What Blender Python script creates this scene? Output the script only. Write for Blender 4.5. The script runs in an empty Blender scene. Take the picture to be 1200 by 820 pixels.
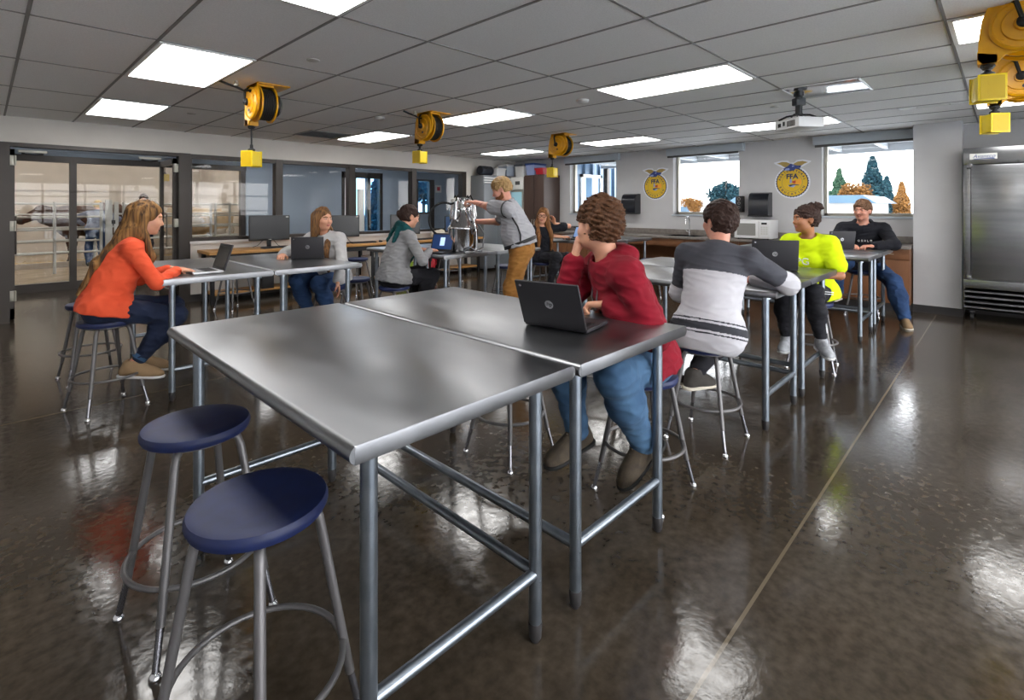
import bpy, bmesh, math, random
import numpy as np
from mathutils import Vector, Matrix, Euler

# ------------------------------------------------------------------ camera, world, exposure
SC = bpy.context.scene
COL = SC.collection
H_CAM, F_PX, HOR, YAW = 1.368, 598.56, 242.33, 0.76837752
W_PX, H_PX = 1200, 820
cam_d = bpy.data.cameras.new('camera')
cam_d.sensor_fit = 'HORIZONTAL'
cam_d.sensor_width = 36.0
cam_d.lens = 36.0 * F_PX / W_PX
cam_d.shift_y = -(H_PX / 2 - HOR) / W_PX
cam_d.clip_start, cam_d.clip_end = 0.05, 400
cam = bpy.data.objects.new('camera', cam_d)
COL.objects.link(cam)
cam.location = (0, 0, H_CAM)
cam.rotation_euler = (math.pi / 2, 0, YAW - math.pi / 2)
SC.camera = cam
SC.view_settings.view_transform = 'Standard'
SC.view_settings.look = 'None'
SC.view_settings.gamma = 1.0
SC.view_settings.exposure = 0.6
SC.view_settings.use_curve_mapping = False
try:
    SC.cycles.use_denoising = True
    SC.cycles.denoiser = 'OPENIMAGEDENOISE'
    SC.cycles.max_bounces = 8
    SC.cycles.diffuse_bounces = 5
    SC.cycles.glossy_bounces = 4
    SC.cycles.transparent_max_bounces = 12
    SC.cycles.sample_clamp_indirect = 6
    SC.cycles.caustics_reflective = False
    SC.cycles.caustics_refractive = False
except Exception:
    pass
PANEL_LIGHT = 7.8        # ceiling troffer radiance
SKY_LIGHT = 8.0          # overcast sky
BARN_LIGHT = 21.0
HALL_LIGHT = 6.0
world = bpy.data.worlds.new('overcast_sky')
SC.world = world
world.use_nodes = True
wn = world.node_tree.nodes
wl = world.node_tree.links
bg = wn['Background']
tc = wn.new('ShaderNodeTexCoord')
sp = wn.new('ShaderNodeSeparateXYZ')
rp = wn.new('ShaderNodeValToRGB')
wl.new(tc.outputs['Generated'], sp.inputs[0])
wl.new(sp.outputs['Z'], rp.inputs[0])
rp.color_ramp.elements[0].color = (0.92, 0.90, 0.88, 1)
rp.color_ramp.elements[1].color = (0.62, 0.76, 0.95, 1)
wl.new(rp.outputs[0], bg.inputs[0])
bg.inputs[1].default_value = SKY_LIGHT

# ------------------------------------------------------------------ helpers: colour and material
def lin(c):
    if isinstance(c, str):
        c = c.lstrip('#')
        c = [int(c[i:i + 2], 16) / 255 for i in (0, 2, 4)]
        return tuple(x / 12.92 if x <= .04045 else ((x + .055) / 1.055) ** 2.4 for x in c)
    return tuple(c)

def M(name, col, rough=.5, metal=0., col2=None, nscale=8., nstretch=(1, 1, 1), ndetail=4., nlo=.35, nhi=.65,
      bump=0., bscale=60., bstretch=None, coat=0., emit=0., spec=.5, rough2=None, sheen=0., ecol=None, aniso=0.):
    m = bpy.data.materials.new(name)
    m.use_nodes = True
    n, l = m.node_tree.nodes, m.node_tree.links
    p = n['Principled BSDF']
    c = lin(col)
    p.inputs['Base Color'].default_value = (*c, 1)
    p.inputs['Roughness'].default_value = rough
    p.inputs['Metallic'].default_value = metal
    p.inputs['Specular IOR Level'].default_value = spec
    if coat:
        p.inputs['Coat Weight'].default_value = coat
        p.inputs['Coat Roughness'].default_value = .08
    if sheen:
        p.inputs['Sheen Weight'].default_value = sheen
        p.inputs['Sheen Roughness'].default_value = .5
    if aniso:
        p.inputs['Anisotropic'].default_value = aniso
    if emit:
        p.inputs['Emission Color'].default_value = (*(lin(ecol) if ecol else c), 1)
        p.inputs['Emission Strength'].default_value = emit
    if col2 is not None or bump or rough2 is not None:
        t = n.new('ShaderNodeTexCoord')
    if col2 is not None or rough2 is not None:
        mp = n.new('ShaderNodeMapping')
        mp.inputs['Scale'].default_value = nstretch
        l.new(t.outputs['Object'], mp.inputs[0])
        nz = n.new('ShaderNodeTexNoise')
        nz.inputs['Scale'].default_value = nscale
        nz.inputs['Detail'].default_value = ndetail
        l.new(mp.outputs[0], nz.inputs['Vector'])
        if col2 is not None:
            r = n.new('ShaderNodeValToRGB')
            r.color_ramp.elements[0].position = nlo
            r.color_ramp.elements[1].position = nhi
            r.color_ramp.elements[0].color = (*c, 1)
            r.color_ramp.elements[1].color = (*lin(col2), 1)
            l.new(nz.outputs['Fac'], r.inputs[0])
            l.new(r.outputs[0], p.inputs['Base Color'])
        if rough2 is not None:
            mr = n.new('ShaderNodeMapRange')
            mr.inputs['From Min'].default_value = nlo
            mr.inputs['From Max'].default_value = nhi
            mr.inputs['To Min'].default_value = rough
            mr.inputs['To Max'].default_value = rough2
            l.new(nz.outputs['Fac'], mr.inputs[0])
            l.new(mr.outputs[0], p.inputs['Roughness'])
    if bump:
        mp2 = n.new('ShaderNodeMapping')
        mp2.inputs['Scale'].default_value = bstretch or (1, 1, 1)
        l.new(t.outputs['Object'], mp2.inputs[0])
        nb = n.new('ShaderNodeTexNoise')
        nb.inputs['Scale'].default_value = bscale
        nb.inputs['Detail'].default_value = 3
        l.new(mp2.outputs[0], nb.inputs['Vector'])
        bp = n.new('ShaderNodeBump')
        bp.inputs['Strength'].default_value = bump
        bp.inputs['Distance'].default_value = .01
        l.new(nb.outputs['Fac'], bp.inputs['Height'])
        l.new(bp.outputs[0], p.inputs['Normal'])
    return m

def glass_mat(name, tint=(1, 1, 1), refl=.5):
    m = bpy.data.materials.new(name)
    m.use_nodes = True
    n, l = m.node_tree.nodes, m.node_tree.links
    n.remove(n['Principled BSDF'])
    o = n['Material Output']
    tr = n.new('ShaderNodeBsdfTransparent')
    tr.inputs[0].default_value = (*tint, 1)
    gl = n.new('ShaderNodeBsdfGlossy')
    gl.inputs['Roughness'].default_value = .01
    fr = n.new('ShaderNodeFresnel')
    fr.inputs['IOR'].default_value = 1.45
    mu = n.new('ShaderNodeMath')
    mu.operation = 'MULTIPLY'
    mu.inputs[1].default_value = refl * 2
    l.new(fr.outputs[0], mu.inputs[0])
    mx = n.new('ShaderNodeMixShader')
    l.new(mu.outputs[0], mx.inputs[0])
    l.new(tr.outputs[0], mx.inputs[1])
    l.new(gl.outputs[0], mx.inputs[2])
    l.new(mx.outputs[0], o.inputs['Surface'])
    return m

# ------------------------------------------------------------------ helpers: mesh building
V = Vector
def frame_z(d):
    d = V(d).normalized()
    a = V((0, 0, 1)) if abs(d.z) < .95 else V((1, 0, 0))
    x = a.cross(d).normalized()
    return x, d.cross(x), d

class MB:
    """collects shapes into one mesh"""
    def __init__(s):
        s.v, s.f, s.m = [], [], []
        s.mi = 0
    def add(s, vs, fs):
        b = len(s.v)
        s.v.extend(tuple(x) for x in vs)
        for f in fs:
            s.f.append(tuple(i + b for i in f))
            s.m.append(s.mi)
        return s
    def box(s, x0, y0, z0, x1, y1, z1, bev=0.):
        if bev <= 0:
            vs = [(x, y, z) for x in (x0, x1) for y in (y0, y1) for z in (z0, z1)]
            return s.add(vs, [(0, 1, 3, 2), (4, 6, 7, 5), (0, 4, 5, 1), (2, 3, 7, 6), (0, 2, 6, 4), (1, 5, 7, 3)])
        bm = bmesh.new()
        bmesh.ops.create_cube(bm, size=1)
        for v in bm.verts:
            v.co = V(((x0 + x1) / 2 + v.co.x * (x1 - x0), (y0 + y1) / 2 + v.co.y * (y1 - y0), (z0 + z1) / 2 + v.co.z * (z1 - z0)))
        bmesh.ops.bevel(bm, geom=bm.edges[:], offset=bev, segments=2, affect='EDGES', profile=.6)
        return s.bm(bm)
    def bm(s, bm):
        bm.verts.index_update()
        s.add([v.co for v in bm.verts], [[v.index for v in f.verts] for f in bm.faces])
        bm.free()
        return s
    def tube(s, pts, r, n=12, cap=True, closed=False):
        pts = [V(p) for p in pts]
        rs = r if isinstance(r, (list, tuple)) else [r] * len(pts)
        vs, fs = [], []
        N = len(pts)
        px = None
        for i, p in enumerate(pts):
            if closed:
                d = (pts[(i + 1) % N] - pts[i - 1])
            else:
                d = (pts[min(i + 1, N - 1)] - pts[max(i - 1, 0)])
            d.normalize()
            if px is None:
                x, y, _ = frame_z(d)
            else:
                x = (px - d * px.dot(d)).normalized()
                y = d.cross(x)
            px = x
            for k in range(n):
                a = 2 * math.pi * k / n
                vs.append(p + (x * math.cos(a) + y * math.sin(a)) * rs[i])
        for i in range(N if closed else N - 1):
            j = (i + 1) % N
            for k in range(n):
                k2 = (k + 1) % n
                fs.append((i * n + k, i * n + k2, j * n + k2, j * n + k))
        if cap and not closed:
            fs.append(tuple(reversed(range(n))))
            fs.append(tuple(range((N - 1) * n, N * n)))
        return s.add(vs, fs)
    def lathe(s, prof, c=(0, 0, 0), axis=(0, 0, 1), n=24):
        """prof: (radius, height) list along the axis"""
        x, y, z = frame_z(axis)
        c = V(c)
        vs, fs = [], []
        for (r, h) in prof:
            for k in range(n):
                a = 2 * math.pi * k / n
                vs.append(c + z * h + (x * math.cos(a) + y * math.sin(a)) * max(r, 1e-4))
        for i in range(len(prof) - 1):
            for k in range(n):
                k2 = (k + 1) % n
                fs.append((i * n + k, i * n + k2, (i + 1) * n + k2, (i + 1) * n + k))
        fs.append(tuple(reversed(range(n))))
        fs.append(tuple(range((len(prof) - 1) * n, len(prof) * n)))
        return s.add(vs, fs)
    def ball(s, c, r, n=12, R=None):
        r = r if isinstance(r, (tuple, list)) else (r, r, r)
        c = V(c)
        vs, fs = [], []
        m = max(4, n // 2)
        for i in range(m + 1):
            t = math.pi * i / m
            for k in range(n):
                a = 2 * math.pi * k / n
                q = V((math.sin(t) * math.cos(a) * r[0], math.sin(t) * math.sin(a) * r[1], math.cos(t) * r[2]))
                if R is not None:
                    q = R @ q
                vs.append(c + q)
        for i in range(m):
            for k in range(n):
                k2 = (k + 1) % n
                fs.append((i * n + k, (i + 1) * n + k, (i + 1) * n + k2, i * n + k2))
        return s.add(vs, fs)
    def prism(s, poly, o, u, v, w):
        """extrude a 2D polygon (in u,v from o) by vector w"""
        o, u, v, w = V(o), V(u), V(v), V(w)
        n = len(poly)
        a = [o + u * p[0] + v * p[1] for p in poly]
        vs = a + [q + w for q in a]
        fs = [tuple(reversed(range(n))), tuple(range(n, 2 * n))]
        for i in range(n):
            j = (i + 1) % n
            fs.append((i, j, n + j, n + i))
        return s.add(vs, fs)
    def ring(s, c, R, r, axis=(0, 0, 1), n=32, m=8):
        x, y, z = frame_z(axis)
        c = V(c)
        return s.tube([c + (x * math.cos(2 * math.pi * k / n) + y * math.sin(2 * math.pi * k / n)) * R for k in range(n)], r, m, closed=True)
    def build(s, name, mats, parent=None, loc=None, smooth=True, angle=40, fixn=True, xf=None):
        me = bpy.data.meshes.new(name)
        vs = [xf @ V(v) for v in s.v] if xf is not None else s.v
        me.from_pydata([tuple(v) for v in vs], [], s.f)
        me.polygons.foreach_set('material_index', s.m)
        if fixn:
            bm = bmesh.new()
            bm.from_mesh(me)
            bmesh.ops.remove_doubles(bm, verts=bm.verts, dist=1e-5)
            bmesh.ops.recalc_face_normals(bm, faces=bm.faces)
            bm.to_mesh(me)
            bm.free()
        for m in (mats if isinstance(mats, (list, tuple)) else [mats]):
            me.materials.append(m)
        if smooth:
            me.polygons.foreach_set('use_smooth', [True] * len(me.polygons))
            try:
                me.set_sharp_from_angle(angle=math.radians(angle))
            except Exception:
                pass
        me.update()
        o = bpy.data.objects.new(name, me)
        COL.objects.link(o)
        if parent is not None:
            o.parent = parent
        if loc is not None:
            o.location = loc
        return o

def tag(o, label, cat, group=None, kind=None):
    o['label'] = label
    o['category'] = cat
    if group:
        o['group'] = group
    if kind:
        o['kind'] = kind
    return o

def thing(name, label, cat, loc=(0, 0, 0), rz=0., group=None):
    o = bpy.data.objects.new(name, None)
    COL.objects.link(o)
    o.empty_display_size = .1
    o.location = loc
    o.rotation_euler = (0, 0, rz)
    return tag(o, label, cat, group)

def struct(name, mb, mat, parent=None, **kw):
    o = mb.build(name, mat, parent, **kw)
    if parent is None:
        o['kind'] = 'structure'
    return o

def sroot(name, loc=(0, 0, 0)):
    o = bpy.data.objects.new(name, None)
    COL.objects.link(o)
    o.location = loc
    o['kind'] = 'structure'
    return o

def dup(root, loc, rz, label=None, group=None):
    r = root.copy()
    COL.objects.link(r)
    r.location = loc
    r.rotation_euler = (0, 0, rz)
    if label:
        r['label'] = label
    if group:
        r['group'] = group
    def rec(src, dst):
        for ch in list(src.children):
            c = ch.copy()
            COL.objects.link(c)
            c.parent = dst
            c.matrix_parent_inverse = ch.matrix_parent_inverse.copy()
            rec(ch, c)
    rec(root, r)
    return r

def text_into(mb, s, size, o, u, v, depth=.001, align='CENTER', slant=0., bold=0.):
    """put letters into a mesh builder: o origin, u right, v up"""
    c = bpy.data.curves.new('letters', 'FONT')
    c.body = s
    c.size = size
    c.align_x = align
    c.align_y = 'CENTER'
    c.extrude = depth
    c.resolution_u = 3
    c.shear = slant
    c.offset = bold
    ob = bpy.data.objects.new('letters', c)
    COL.objects.link(ob)
    me = ob.to_mesh()
    u, v = V(u), V(v)
    w = u.cross(v)
    o = V(o)
    mb.add([o + u * p.co.x + v * p.co.y + w * (p.co.z + depth) for p in me.vertices], [tuple(f.vertices) for f in me.polygons])
    ob.to_mesh_clear()
    bpy.data.objects.remove(ob)
    bpy.data.curves.remove(c)

# ------------------------------------------------------------------ helpers: smooth bodies (blended distance fields, meshed once)
def rc(a, b, ra, rb, k=.02, op='u', sq=None):
    return dict(t='rc', a=np.array(a, float), b=np.array(b, float), ra=ra, rb=rb, k=k, op=op, sq=sq)
def el(c, r, R=None, k=.02, op='u'):
    r = (r, r, r) if not isinstance(r, (tuple, list)) else r
    return dict(t='el', c=np.array(c, float), r=np.array(r, float), R=None if R is None else np.array(R, float), k=k, op=op)
def plane(p, n, k=.004):
    return dict(t='pl', p=np.array(p, float), n=np.array(n, float), k=k, op='s')

class Waves:
    def __init__(s, seed, freq, n=7, stretch=(1, 1, 1)):
        r = np.random.RandomState(seed)
        d = r.normal(size=(n, 3))
        d /= np.linalg.norm(d, axis=1)[:, None]
        s.d = d * np.array(stretch) * (2 * np.pi * freq) * r.uniform(.6, 1.5, size=(n, 1))
        s.p = r.uniform(0, 6.28, n)
    def __call__(s, P):
        o = np.zeros(len(P), np.float32)
        for d, p in zip(s.d, s.p):
            o += np.sin(P @ d + p)
        return o / math.sqrt(len(s.p))

def sdf_mesh(prims, res, disp=None):
    lo = np.array([1e9] * 3)
    hi = -lo
    boxes = []
    for q in prims:
        if q['t'] == 'rc':
            r = max(q['ra'], q['rb']) * (max(1, q['sq'][1]) if q['sq'] else 1)
            l, h = np.minimum(q['a'], q['b']) - r, np.maximum(q['a'], q['b']) + r
        elif q['t'] == 'el':
            r = max(q['r'])
            l, h = q['c'] - r, q['c'] + r
        else:
            boxes.append(None)
            continue
        boxes.append((l, h))
        if q['op'] == 'u':
            lo, hi = np.minimum(lo, l), np.maximum(hi, h)
    lo = lo - 4 * res - .012
    hi = hi + 4 * res + .012
    n = np.ceil((hi - lo) / res).astype(int) + 1
    D = np.full(n, .25, np.float32)
    ax = [lo[i] + res * np.arange(n[i]) for i in range(3)]
    for q, bx in zip(prims, boxes):
        if bx is None:
            sl = (slice(0, n[0]), slice(0, n[1]), slice(0, n[2]))
        else:
            pad = q['k'] + 4 * res + .012
            i0 = np.maximum(((bx[0] - pad - lo) / res).astype(int), 0)
            i1 = np.minimum(((bx[1] + pad - lo) / res).astype(int) + 2, n)
            if (i1 <= i0).any():
                continue
            sl = tuple(slice(a, b) for a, b in zip(i0, i1))
        X = ax[0][sl[0]][:, None, None].astype(np.float32)
        Y = ax[1][sl[1]][None, :, None].astype(np.float32)
        Z = ax[2][sl[2]][None, None, :].astype(np.float32)
        if q['t'] == 'rc':
            a, b = q['a'], q['b']
            ba = b - a
            L2 = max(ba @ ba, 1e-12)
            x, y, z = X - a[0], Y - a[1], Z - a[2]
            t = np.clip((x * ba[0] + y * ba[1] + z * ba[2]) / L2, 0, 1)
            x, y, z = x - t * ba[0], y - t * ba[1], z - t * ba[2]
            d2 = x * x + y * y + z * z
            if q['sq']:
                ns, f = np.array(q['sq'][0], float), q['sq'][1]
                ns = ns / np.linalg.norm(ns)
                e = x * ns[0] + y * ns[1] + z * ns[2]
                d2 = d2 + e * e * (1 / (f * f) - 1)
            d = np.sqrt(d2) - (q['ra'] + (q['rb'] - q['ra']) * t)
        elif q['t'] == 'el':
            x, y, z = X - q['c'][0], Y - q['c'][1], Z - q['c'][2]
            if q['R'] is not None:
                R = q['R']
                x, y, z = (R[0, i] * x + R[1, i] * y + R[2, i] * z for i in range(3))
            r = q['r']
            k0 = np.sqrt((x / r[0]) ** 2 + (y / r[1]) ** 2 + (z / r[2]) ** 2)
            k1 = np.sqrt((x / r[0] ** 2) ** 2 + (y / r[1] ** 2) ** 2 + (z / r[2] ** 2) ** 2) + 1e-9
            d = k0 * (k0 - 1) / k1
        else:
            d = (X - q['p'][0]) * q['n'][0] + (Y - q['p'][1]) * q['n'][1] + (Z - q['p'][2]) * q['n'][2]
            d = -d
        S = D[sl]
        k = max(q['k'], 1e-4)
        if q['op'] == 'u':
            h = np.maximum(k - np.abs(S - d), 0) / k
            D[sl] = np.minimum(S, d) - h * h * k * .25
        else:
            d = -d
            h = np.maximum(k - np.abs(S - d), 0) / k
            D[sl] = np.maximum(S, d) + h * h * k * .25
    if disp is not None:
        I = np.nonzero(np.abs(D) < .02)
        P = np.stack([ax[i][I[i]] for i in range(3)], 1)
        D[I] += disp(P).astype(np.float32)
    D[0], D[-1] = .2, .2
    D[:, 0], D[:, -1] = .2, .2
    D[:, :, 0], D[:, :, -1] = .2, .2
    ins = D < 0
    c = np.zeros(np.array(D.shape) - 1, np.uint8)
    for dx in (0, 1):
        for dy in (0, 1):
            for dz in (0, 1):
                c += ins[dx:n[0] - 1 + dx, dy:n[1] - 1 + dy, dz:n[2] - 1 + dz]
    act = (c > 0) & (c < 8)
    idx = np.full(c.shape, -1, np.int64)
    I = np.nonzero(act)
    nv = len(I[0])
    idx[I] = np.arange(nv)
    base = np.stack(I, 1)
    acc = np.zeros((nv, 3))
    cnt = np.zeros(nv)
    co = [(x, y, z) for x in (0, 1) for y in (0, 1) for z in (0, 1)]
    for a in co:
        for k in range(3):
            if a[k] == 0:
                b = list(a)
                b[k] = 1
                A, B = base + a, base + b
                va, vb = D[tuple(A.T)], D[tuple(B.T)]
                m = (va < 0) != (vb < 0)
                t = np.where(m, va / np.where(m, va - vb, 1), 0)
                p = np.array(a, float)[None, :].repeat(nv, 0)
                p[:, k] += t
                acc[m] += p[m]
                cnt[m] += 1
    P = lo + res * (base + acc / cnt[:, None])
    F = []
    for k in range(3):
        u, v = (k + 1) % 3, (k + 2) % 3
        sa = [slice(None)] * 3
        sb = [slice(None)] * 3
        sa[k], sb[k] = slice(0, n[k] - 1), slice(1, n[k])
        A, B = ins[tuple(sa)], ins[tuple(sb)]
        E = np.stack(np.nonzero(A != B), 1)
        E = E[(E[:, u] > 0) & (E[:, v] > 0) & (E[:, u] < n[u] - 1) & (E[:, v] < n[v] - 1)]
        fl = A[tuple(E.T)]
        du, dv = np.zeros(3, int), np.zeros(3, int)
        du[u], dv[v] = 1, 1
        q = np.stack([idx[tuple((E - du - dv).T)], idx[tuple((E - dv).T)], idx[tuple(E.T)], idx[tuple((E - du).T)]], 1)
        q[~fl] = q[~fl][:, ::-1]
        F.append(q)
    F = np.concatenate(F)
    return P, F

def largest_piece(P, F):
    lab = np.arange(len(P))
    e = np.concatenate([F[:, [0, 1]], F[:, [1, 2]], F[:, [2, 3]]])
    for _ in range(200):
        m = np.minimum(lab[e[:, 0]], lab[e[:, 1]])
        n = lab.copy()
        np.minimum.at(n, e[:, 0], m)
        np.minimum.at(n, e[:, 1], m)
        n = n[n]
        if (n == lab).all():
            break
        lab = n
    keep = lab == np.bincount(lab).argmax()
    ix = np.cumsum(keep) - 1
    return P[keep], ix[F[keep[F[:, 0]]]]

def np_obj(name, P, F, mats, parent=None, mi=None, smooth_it=1):
    for _ in range(smooth_it):
        e = np.concatenate([F[:, [0, 1]], F[:, [1, 2]], F[:, [2, 3]], F[:, [3, 0]]])
        s = np.zeros_like(P)
        c = np.zeros(len(P))
        for i, j in ((0, 1), (1, 0)):
            for d in range(3):
                s[:, d] += np.bincount(e[:, i], weights=P[e[:, j], d], minlength=len(P))
            c += np.bincount(e[:, i], minlength=len(P))
        P = .5 * P + .5 * s / np.maximum(c, 1)[:, None]
    me = bpy.data.meshes.new(name)
    me.vertices.add(len(P))
    me.vertices.foreach_set('co', P.astype(np.float32).ravel())
    me.loops.add(F.size)
    me.loops.foreach_set('vertex_index', F.astype(np.int32).ravel())
    me.polygons.add(len(F))
    me.polygons.foreach_set('loop_start', np.arange(0, F.size, 4, dtype=np.int32))
    me.polygons.foreach_set('loop_total', np.full(len(F), 4, np.int32))
    for m in (mats if isinstance(mats, (list, tuple)) else [mats]):
        me.materials.append(m)
    if mi is not None:
        me.polygons.foreach_set('material_index', mi(P[F].mean(1)).astype(np.int32))
    me.update(calc_edges=True)
    me.validate()
    me.polygons.foreach_set('use_smooth', [True] * len(me.polygons))
    o = bpy.data.objects.new(name, me)
    COL.objects.link(o)
    if parent is not None:
        o.parent = parent
    return o
# ------------------------------------------------------------------ materials
m_ceil = M('ceiling_tile', '#f4f3f1', .9, col2='#ecebe9', nscale=120, nlo=.4, nhi=.6)
m_grid = M('ceiling_grid', '#8a8885', .6)
m_wall = M('wall_paint', '#c3c2c3', .75, col2='#bdbcbe', nscale=3, bump=.03, bscale=180)
m_wall_warm = M('wall_paint_warm', '#d3cdc6', .75, col2='#cec8c1', nscale=3, bump=.03, bscale=180)
m_wall_white = M('wall_paint_white', '#d6d6d6', .7, bump=.03, bscale=180)
m_bronze = M('dark_bronze_aluminium', '#332d29', .4, .3)
m_black = M('black_plastic', '#17171a', .45)
m_black_gloss = M('black_gloss', '#101114', .15)
m_rubber = M('black_rubber', '#101010', .75)
m_base = M('rubber_base', '#2c2a2b', .6)
m_glass = glass_mat('window_glass', (1, 1, 1), .2)
m_glass_blue = glass_mat('window_glass_blue', (.4, .6, .78), .3)
m_steel_top = M('brushed_stainless_top', '#818285', .27, 1., col2='#8f9093', nscale=3, nstretch=(1.6, .7, 1), ndetail=7, rough2=.43, nlo=.3, nhi=.7, bump=.02, bscale=30, bstretch=(20, .6, 1))
m_steel = M('stainless_steel', '#9c9d9f', .24, 1., col2='#8f9093', nscale=3, nstretch=(.5, .5, 8))
m_galv = M('galvanised_tube', '#8d959e', .33, .9, col2='#7d858e', nscale=14)
m_ext = M('stool_leg_steel', '#84848a', .25, .9)
m_chrome = M('chrome', '#d5d5d8', .1, 1.)
m_grey_paint = M('grey_stool_paint', '#6d6b6c', .42, .5)
m_seat = M('navy_seat', '#13214f', .55, col2='#101c44', nscale=30, bump=.03, bscale=300)
m_cabwood = M('cabinet_wood', '#7d5233', .5, col2='#6b4429', nscale=5, nstretch=(1, 1, .12), ndetail=8)
m_brown = M('brown_laminate', '#4a372e', .5, col2='#3f2e27', nscale=5, nstretch=(1, 1, .1))
m_desk = M('butcher_block', '#c99a5c', .45, col2='#a9773d', nscale=4, nstretch=(.4, 9, 9), ndetail=6)
m_counter = M('counter_laminate', '#6f6863', .3, col2='#7f7872', nscale=18)
m_white = M('white_plastic', '#d9d9da', .4)
m_offwhite = M('off_white_plastic', '#c9c8c4', .5)
m_yellow = M('reel_yellow', '#e0a106', .35, col2='#d29405', nscale=9)
m_boxyellow = M('outlet_box_yellow', '#e6c806', .4)
m_blue = M('blue_plastic', '#2c4a8c', .45)
m_red = M('red_plastic', '#b01f2c', .45)
m_alu = M('aluminium', '#a9a69b', .45, .6)
m_blind = M('blind_cassette', '#b3bcc4', .5)
m_panel = M('troffer_lens', '#ffffff', .5, emit=PANEL_LIGHT, ecol=(1, .985, .96))
m_hall = M('hall_lens', '#ffffff', .5, emit=HALL_LIGHT)
m_frame_white = M('white_metal', '#e3e3e1', .4)
m_barnwall = M('barn_liner', '#cbc3ba', .6, col2='#c2bab1', nscale=2)
m_hallwall = M('hall_wall', '#8f9ba8', .7)
m_screen = M('screen_on', '#1c2f57', .2, emit=.22, ecol='#35558f')
m_screen_light = M('screen_page', '#bcd4ee', .2, emit=.7, ecol='#a9c8ea')
m_paper = M('paper', '#e9e8e3', .8)

# polished concrete floor with saw-cut joints every 3.89 m
def floor_material():
    m = M('polished_concrete', '#393128', .1, col2='#4c4339', nscale=1.6, ndetail=9, nlo=.3, nhi=.72)
    n, l = m.node_tree.nodes, m.node_tree.links
    p = n['Principled BSDF']
    t = n.new('ShaderNodeTexCoord')
    nz = n.new('ShaderNodeTexNoise')
    nz.inputs['Scale'].default_value = 26
    nz.inputs['Detail'].default_value = 8
    l.new(t.outputs['Object'], nz.inputs['Vector'])
    mr = n.new('ShaderNodeMapRange')
    mr.inputs['From Min'].default_value = .3
    mr.inputs['From Max'].default_value = .75
    mr.inputs['To Min'].default_value = .08
    mr.inputs['To Max'].default_value = .2
    l.new(nz.outputs['Fac'], mr.inputs[0])
    l.new(mr.outputs[0], p.inputs['Roughness'])
    # fine speckle over the mottling
    sk = n.new('ShaderNodeValToRGB')
    sk.color_ramp.elements[0].position, sk.color_ramp.elements[1].position = .35, .7
    sk.color_ramp.elements[0].color, sk.color_ramp.elements[1].color = (.72, .72, .72, 1), (1.25, 1.24, 1.2, 1)
    l.new(nz.outputs['Fac'], sk.inputs[0])
    mx = n.new('ShaderNodeMix')
    mx.data_type, mx.blend_type = 'RGBA', 'MULTIPLY'
    mx.inputs[0].default_value = 1
    base = p.inputs['Base Color'].links[0].from_socket
    l.new(base, mx.inputs[6])
    l.new(sk.outputs[0], mx.inputs[7])
    # joints
    sx = n.new('ShaderNodeSeparateXYZ')
    l.new(t.outputs['Object'], sx.inputs[0])
    def line(sock, off, per, half):
        a = n.new('ShaderNodeMath'); a.operation = 'SUBTRACT'; l.new(sock, a.inputs[0]); a.inputs[1].default_value = off - per / 2
        b = n.new('ShaderNodeMath'); b.operation = 'FLOORED_MODULO'; l.new(a.outputs[0], b.inputs[0]); b.inputs[1].default_value = per
        c = n.new('ShaderNodeMath'); c.operation = 'SUBTRACT'; l.new(b.outputs[0], c.inputs[0]); c.inputs[1].default_value = per / 2
        d = n.new('ShaderNodeMath'); d.operation = 'ABSOLUTE'; l.new(c.outputs[0], d.inputs[0])
        e = n.new('ShaderNodeMath'); e.operation = 'LESS_THAN'; l.new(d.outputs[0], e.inputs[0]); e.inputs[1].default_value = half
        return e.outputs[0]
    j = line(sx.outputs['Y'], .632, 3.89, .006)
    mj = n.new('ShaderNodeMix')
    mj.data_type = 'RGBA'
    l.new(j, mj.inputs[0])
    l.new(mx.outputs[2], mj.inputs[6])
    mj.inputs[7].default_value = (*lin('#6e6250'), 1)
    l.new(mj.outputs[2], p.inputs['Base Color'])
    nb = n.new('ShaderNodeTexNoise')
    nb.inputs['Scale'].default_value = 30
    nb.inputs['Detail'].default_value = 6
    l.new(t.outputs['Object'], nb.inputs['Vector'])
    bp = n.new('ShaderNodeBump')
    bp.inputs['Strength'].default_value = .032
    bp.inputs['Distance'].default_value = .02
    l.new(nb.outputs['Fac'], bp.inputs['Height'])
    l.new(bp.outputs[0], p.inputs['Normal'])
    return m
m_floor = floor_material()

# ------------------------------------------------------------------ room shell
XL, XR, YB, YL, CH = -1.3, 8.86, -3.2, 8.45, 2.44
struct('floor', MB().box(XL - .2, YB - .2, -.1, 11.5, 11.2, 0), m_floor, smooth=False)
struct('ceiling', MB().box(XL - .2, YB - .2, CH, XR + .3, YL + .15, CH + .1), m_ceil, smooth=False)
g = MB()
x = .78 - .61 * 4
while x < XR:
    if x > XL:
        g.box(x - .009, YB, CH - .004, x + .009, YL, CH)
    x += .61
y = .25 - 1.22 * 3
while y < YL:
    if y > YB:
        g.box(XL, y - .008, CH - .0035, XR, y + .008, CH)
    y += 1.22
struct('trim_1', g, m_grid, smooth=False)

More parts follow.
